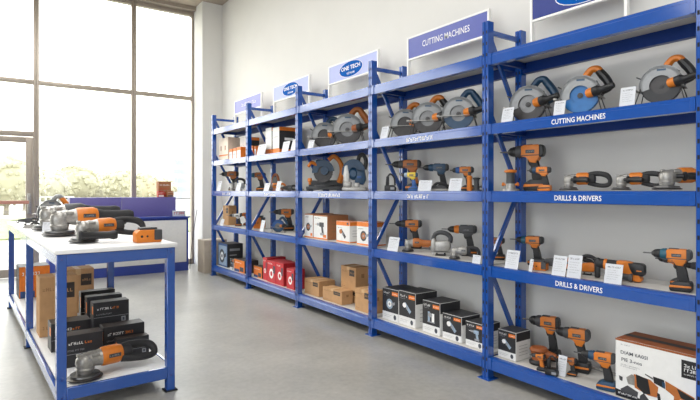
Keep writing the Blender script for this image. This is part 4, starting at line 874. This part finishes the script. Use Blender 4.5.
for z, hh_ in ((TT - 0.06, 0.066), (TSH - 0.035, 0.07)):
    for y in (0.012, TL - 0.012):
        b = MB(1, 'blue_paint'); b.box((TW / 2, y, z), (TW - 0.1, 0.02, hh_), 0.003, seg=1); b.build('cross_rail', tab)
    for x in (0.012, TW - 0.012):
        for y0, y1 in ((LYS[0] + 0.025, LYS[1] - 0.025), (LYS[1] + 0.025, LYS[2] - 0.025)):
            b = MB(1, 'blue_paint'); b.box((x, (y0 + y1) / 2, z), (0.02, y1 - y0, hh_), 0.003, seg=1); b.build('side_rail', tab)
for y0, y1 in ((0.026, LYS[1] - 0.002), (LYS[1] + 0.002, TL - 0.026)):
    b = MB(1, 'table_white'); b.box((TW / 2, (y0 + y1) / 2, TSH - 0.009), (TW - 0.05, y1 - y0, 0.018), 0.002)
    b.build('lower_shelf', tab)

def table_tool(fn, name, label, cat, pl, pr, py, z, yaw=0, group=None, S=None, **kw):
    pm = (pl + pr) / 2; X, Y = ground(pm, py, z); e = fn.ext
    wpx = (pr - pl) / F * depth(X, Y)
    a = math.radians(yaw); S = S or wpx / (e[1] - e[0])
    root = empty(name, label, cat, group); fn(root, S, **kw)
    cx = (e[0] + e[1]) / 2 * S
    root.location = (X - cx * math.cos(a), Y - cx * math.sin(a), z + 0.0005); root.rotation_euler = (0, 0, a); return root
GT = 'tools laid out on the display table'
V = -33                                                   # turned square to the camera
table_tool(angle_grinder, 'angle_grinder', 'large grinder nearest on the table top, orange body, dark side handle in front', 'angle grinder', 73, 144, 241, TT, 6, GT, tilt=-25, side='front')
table_tool(battery_pack, 'battery_pack', 'orange battery at the right edge of the table top', 'battery', 135, 160, 242, TT, 2, GT)
table_tool(angle_grinder, 'angle_grinder', 'grinder with long dark tail, second in the row on the table top', 'angle grinder', 48, 131, 234.5, TT, 6, GT, loopy=False, side=False)
table_tool(angle_grinder, 'angle_grinder', 'grinder third in the row on the table top, behind the long tailed one', 'angle grinder', 38, 117, 229, TT, 6, GT, side=False, loopy=False, body='dark_grey')
table_tool(circular_saw, 'circular_saw', 'circular saw with pale bow handle at the far end of the table top', 'circular saw', 36, 71, 224, TT, 4, GT, handle='guard_grey', handle2='orange', collar='dark_grey', blade='silver', lower='guard_grey', front_bar=False)
table_tool(angle_grinder, 'angle_grinder', 'grinder with orange loop handle beside the saw on the table', 'angle grinder', 46, 90, 226, TT, 4, GT, side=False, loop='orange', tilt=-20)
table_tool(reciprocating_saw, 'reciprocating_saw', 'dark reciprocating saw at the far left of the table top', 'reciprocating saw', 13, 37, 223, TT, -2, GT, body='dark_grey')
table_tool(hand_planer, 'hand_planer', 'silver planer beside the white card on the table top', 'planer', 24, 40, 228, TT, -4, GT, body='silver')
table_tool(reciprocating_saw, 'reciprocating_saw', 'dark reciprocating saw behind the grinders at the right side of the table top', 'reciprocating saw', 86, 126, 226.5, TT, 4, GT, body='orange_dull')
px_, py_ = ground(46, 233, TT)
price_card('white card standing at the left edge of the table top', 0, 0, 0, 0, 0, seed=30, group=None, loc=(px_, py_, TT + 0.0005), size=(0.06, 0.085), rot=R(-25))
# below, on the lower shelf
def table_box(style, label, pl, pr, ptop, pbot, d, pic='drill', seed=1, name='product_box', zoff=0.0, yaw=2.4, group=None):
    X0, Y0 = ground(pl, pbot, TSH + zoff)
    k = (pr - 350) / F; a = R(yaw)                       # right end of the front edge, seen in column pr
    t = (k * depth(X0, Y0) - (X0 * CS - Y0 * SN)) / ((math.cos(a) * CS - math.sin(a) * SN) - k * (math.cos(a) * SN + math.sin(a) * CS))
    w = t; h = z_at(ptop, X0, Y0) - TSH - zoff
    o = printed_box(style, w, d, h, seed, pic).build(name, None, False); tag(o, label, 'box', group)
    c, s_ = math.cos(a), math.sin(a)
    o.location = (X0 + c * w / 2 - s_ * d / 2, Y0 + s_ * w / 2 + c * d / 2, TSH + zoff + 0.0005); o.rotation_euler = (0, 0, a); return h
GB = 'cartons under the display table'
table_box('carton', 'tall brown carton standing under the table behind the left leg', 39.5, 77.5, 278, 338, 0.2, 'drill', 111, 'cardboard_carton', 0, 2.4, GB)
table_box('carton', 'brown carton behind the tall brown carton under the table', 62, 94, 270.5, 315, 0.22, 'drill', 112, 'cardboard_carton', 0, 2.4, GB)
table_box('orange', 'orange carton with white top farthest under the table', 19, 50, 267.5, 299, 0.3, 'drill', 113, 'cardboard_carton', 0, 2.4, GB)
GK = 'black tool boxes under the display table'
table_box('black_lying', 'long black box lying left under the table, behind the nearest black box', 51, 91, 324.5, 353, 0.16, 'drill', 121, 'product_box', 0, 2.4, GK)
table_box('black_lying', 'long black box lying nearest the left leg under the table', 64.5, 103, 337, 369, 0.12, 'drill', 122, 'product_box', 0, 2.4, GK)
h0 = table_box('black_lying', 'black box under the table, below the raised black box', 93.5, 130, 329, 349, 0.2, 'drill', 123, 'product_box', 0, 2.4, GK)
table_box('black_lying', 'raised black box with orange and white lettering under the table', 93.3, 129, 303.5, 329, 0.1, 'drill', 124, 'product_box', h0 + 0.001, 2.4, GK)
table_box('black_lying', 'black box behind the raised lettered black box under the table', 87, 122, 297.5, 333, 0.09, 'drill', 125, 'product_box', 0, 2.4, GK)
table_box('black_lying', 'black box rearmost of the black row under the table', 81, 115, 292.5, 327, 0.09, 'drill', 126, 'product_box', 0, 2.4, GK)
table_box('black_lying', 'black box with white lettering right of the nearest black box under the table', 103.5, 144.5, 328, 358, 0.12, 'drill', 127, 'product_box', 0, 2.4, GK)
table_box('black_lying', 'low black box in front of the lettered one under table, at right', 117, 149, 340, 360, 0.07, 'drill', 128, 'product_box', 0, 2.4, GK)
table_tool(angle_grinder, 'angle_grinder', 'large orange grinder with silver head lying on the lower shelf of the table', 'angle grinder', 72, 156, 372, TSH, 9, None, side=False, tilt=-48)

# ------------------------------------------------------------------ outside the window
g = MB(1, 'pavement'); g.box((0, 60, -0.2), (260, 102.0, 0.1)); struct(g.build('ground', None, False))
g = MB(1, 'grass'); g.box((-8, 24, -0.13), (40, 13, 0.06)); struct(g.build('lawn', None, False))
def tree(px, top, Y, wide, label, m):
    X = x_at(px, Y); H = z_at(top, X, Y) + 0.15
    root = empty('tree', label, 'tree', 'hazy trees beyond the window'); root.location = (X, Y, -0.15)
    b = MB(1, 'bark'); b.lathe((0, 0, 0), (0.05, 0, H * 0.5), [(0, 0.14), (1, 0.07)], 8); b.build('trunk', root)
    b = MB(1, m); q = random.Random(int(px * 3 + Y))
    b._begin(); res = bmesh.ops.create_icosphere(b.bm, subdivisions=3, radius=1.0)
    for v in res['verts']: v.co = Vector((v.co.x * wide * 0.86, v.co.y * wide * 0.86, H * 0.56 + v.co.z * H * 0.4)) * (1 + q.uniform(-0.02, 0.02))
    b._end()
    for i in range(190):
        a = q.uniform(0, 2 * PI); u = q.uniform(-1, 1); r_ = q.uniform(0.86, 1.04)
        s_ = wide * q.uniform(0.08, 0.17); hh_ = H * 0.4
        p = Vector((math.cos(a) * math.sqrt(1 - u * u) * wide * 0.85 * r_, math.sin(a) * math.sqrt(1 - u * u) * wide * 0.85 * r_, H * 0.56 + u * hh_ * r_))
        b._begin(); res = bmesh.ops.create_icosphere(b.bm, subdivisions=1, radius=s_)
        for v in res['verts']: v.co *= 1 + q.uniform(-0.3, 0.3)
        bmesh.ops.translate(b.bm, vec=p, verts=res['verts']); b._end()
    b.build('crown', root, False)
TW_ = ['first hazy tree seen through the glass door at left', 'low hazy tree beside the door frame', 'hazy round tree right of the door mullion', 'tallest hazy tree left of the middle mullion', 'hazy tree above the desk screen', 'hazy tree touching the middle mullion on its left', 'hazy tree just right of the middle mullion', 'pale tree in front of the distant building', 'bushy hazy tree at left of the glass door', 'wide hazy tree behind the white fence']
for i, (px, top, Y, wd, m_) in enumerate([(6, 153, 36, 1.2639130434782606, 'haze_leaf'), (25, 160, 44, 1.4634782608695651, 'haze_leaf_pale'), (50, 168, 50, 1.6630434782608696, 'haze_leaf_pale'), (76, 166, 56, 2.17304347826087, 'haze_leaf'), (98, 172, 62, 2.520434782608696, 'haze_leaf_pale'), (122, 170, 48, 1.7739130434782608, 'haze_leaf'), (144, 172, 40, 1.1826086956521737, 'haze_leaf'), (158, 178, 68, 2.5130434782608693, 'haze_leaf_pale'), (-12, 158, 74, 3.2817391304347825, 'haze_leaf'), (62, 174, 80, 3.843478260869565, 'haze_leaf_pale')]):
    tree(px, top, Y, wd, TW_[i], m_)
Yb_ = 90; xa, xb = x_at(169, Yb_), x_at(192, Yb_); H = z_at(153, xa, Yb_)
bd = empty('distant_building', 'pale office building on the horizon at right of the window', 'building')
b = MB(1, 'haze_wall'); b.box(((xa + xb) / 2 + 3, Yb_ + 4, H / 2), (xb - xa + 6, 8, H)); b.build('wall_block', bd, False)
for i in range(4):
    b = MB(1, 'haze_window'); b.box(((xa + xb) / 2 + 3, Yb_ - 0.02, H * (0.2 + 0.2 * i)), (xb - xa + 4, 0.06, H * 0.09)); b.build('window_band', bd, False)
Yf = 27.0; fn_ = empty('white_fence', 'low white railing outside beyond the window', 'fence'); xa, xb = x_at(40, Yf), x_at(74, Yf)
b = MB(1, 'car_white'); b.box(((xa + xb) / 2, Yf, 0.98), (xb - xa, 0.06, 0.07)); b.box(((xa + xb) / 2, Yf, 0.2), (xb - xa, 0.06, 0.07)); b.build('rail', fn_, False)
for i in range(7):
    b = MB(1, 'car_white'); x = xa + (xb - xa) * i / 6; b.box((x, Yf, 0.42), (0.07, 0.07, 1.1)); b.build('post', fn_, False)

# ------------------------------------------------------------------ light
def area(name, loc, rot, sx, sy, power, col=(1, 1, 1)):
    l = bpy.data.lights.new(name, 'AREA'); l.shape = 'RECTANGLE'; l.size = sx; l.size_y = sy; l.energy = power; l.color = col
    o = bpy.data.objects.new(name, l); C.objects.link(o); o.location = loc; o.rotation_euler = rot; return o
for i, y in enumerate((0.4, 3.4, 6.4)):
    area('ceiling_lamp', (0.4, y, 4.3), (0, 0, 0), 1.6, 1.8, 54 if y < 6 else 90, (1, 0.99, 0.97))
area('ceiling_lamp', (-2.8, 1.5, 4.3), (0, R(-25), 0), 2.4, 4.0, 95, (1, 0.99, 0.98))
area('side_fill_light', (-4.4, 0.0, 2.0), (0, R(-90), 0), 3.2, 5.0, 200, (0.92, 0.96, 1))  # added soft fill on the shelving front; no window is built here
sun = bpy.data.lights.new('sun', 'SUN'); sun.energy = 1.2; sun.angle = R(12); sun.color = (1.0, 0.86, 0.66)
so = bpy.data.objects.new('sun', sun); C.objects.link(so)
so.rotation_euler = Vector((0.45, -1.0, -0.62)).to_track_quat('-Z', 'Y').to_euler()
w = bpy.data.worlds.new('world'); bpy.context.scene.world = w; w.use_nodes = True; nt = w.node_tree
bg = nt.nodes['Background']; bg.inputs['Strength'].default_value = 5.5
tc = nt.nodes.new('ShaderNodeTexCoord'); sp = nt.nodes.new('ShaderNodeSeparateXYZ'); rp = nt.nodes.new('ShaderNodeValToRGB')
nt.links.new(tc.outputs['Generated'], sp.inputs[0]); nt.links.new(sp.outputs['Z'], rp.inputs['Fac']); nt.links.new(rp.outputs['Color'], bg.inputs['Color'])
rp.color_ramp.elements[0].position = 0.0; rp.color_ramp.elements[0].color = (1.0, 0.95, 0.86, 1)
rp.color_ramp.elements[1].position = 0.6; rp.color_ramp.elements[1].color = (0.88, 0.94, 1.0, 1)

# ------------------------------------------------------------------ camera
cam = bpy.data.cameras.new('camera'); cam.sensor_width = 36; cam.lens = F / 700 * 36; cam.shift_y = -(200 - HZ) / 700; cam.clip_end = 400
co = bpy.data.objects.new('camera', cam); C.objects.link(co); co.location = (0, 0, CAMZ); co.rotation_euler = (R(90), 0, -YAW)
bpy.context.scene.camera = co
vs = bpy.context.scene.view_settings
vs.view_transform = 'Standard'; vs.look = 'None'; vs.exposure = 0.0; vs.gamma = 1.0
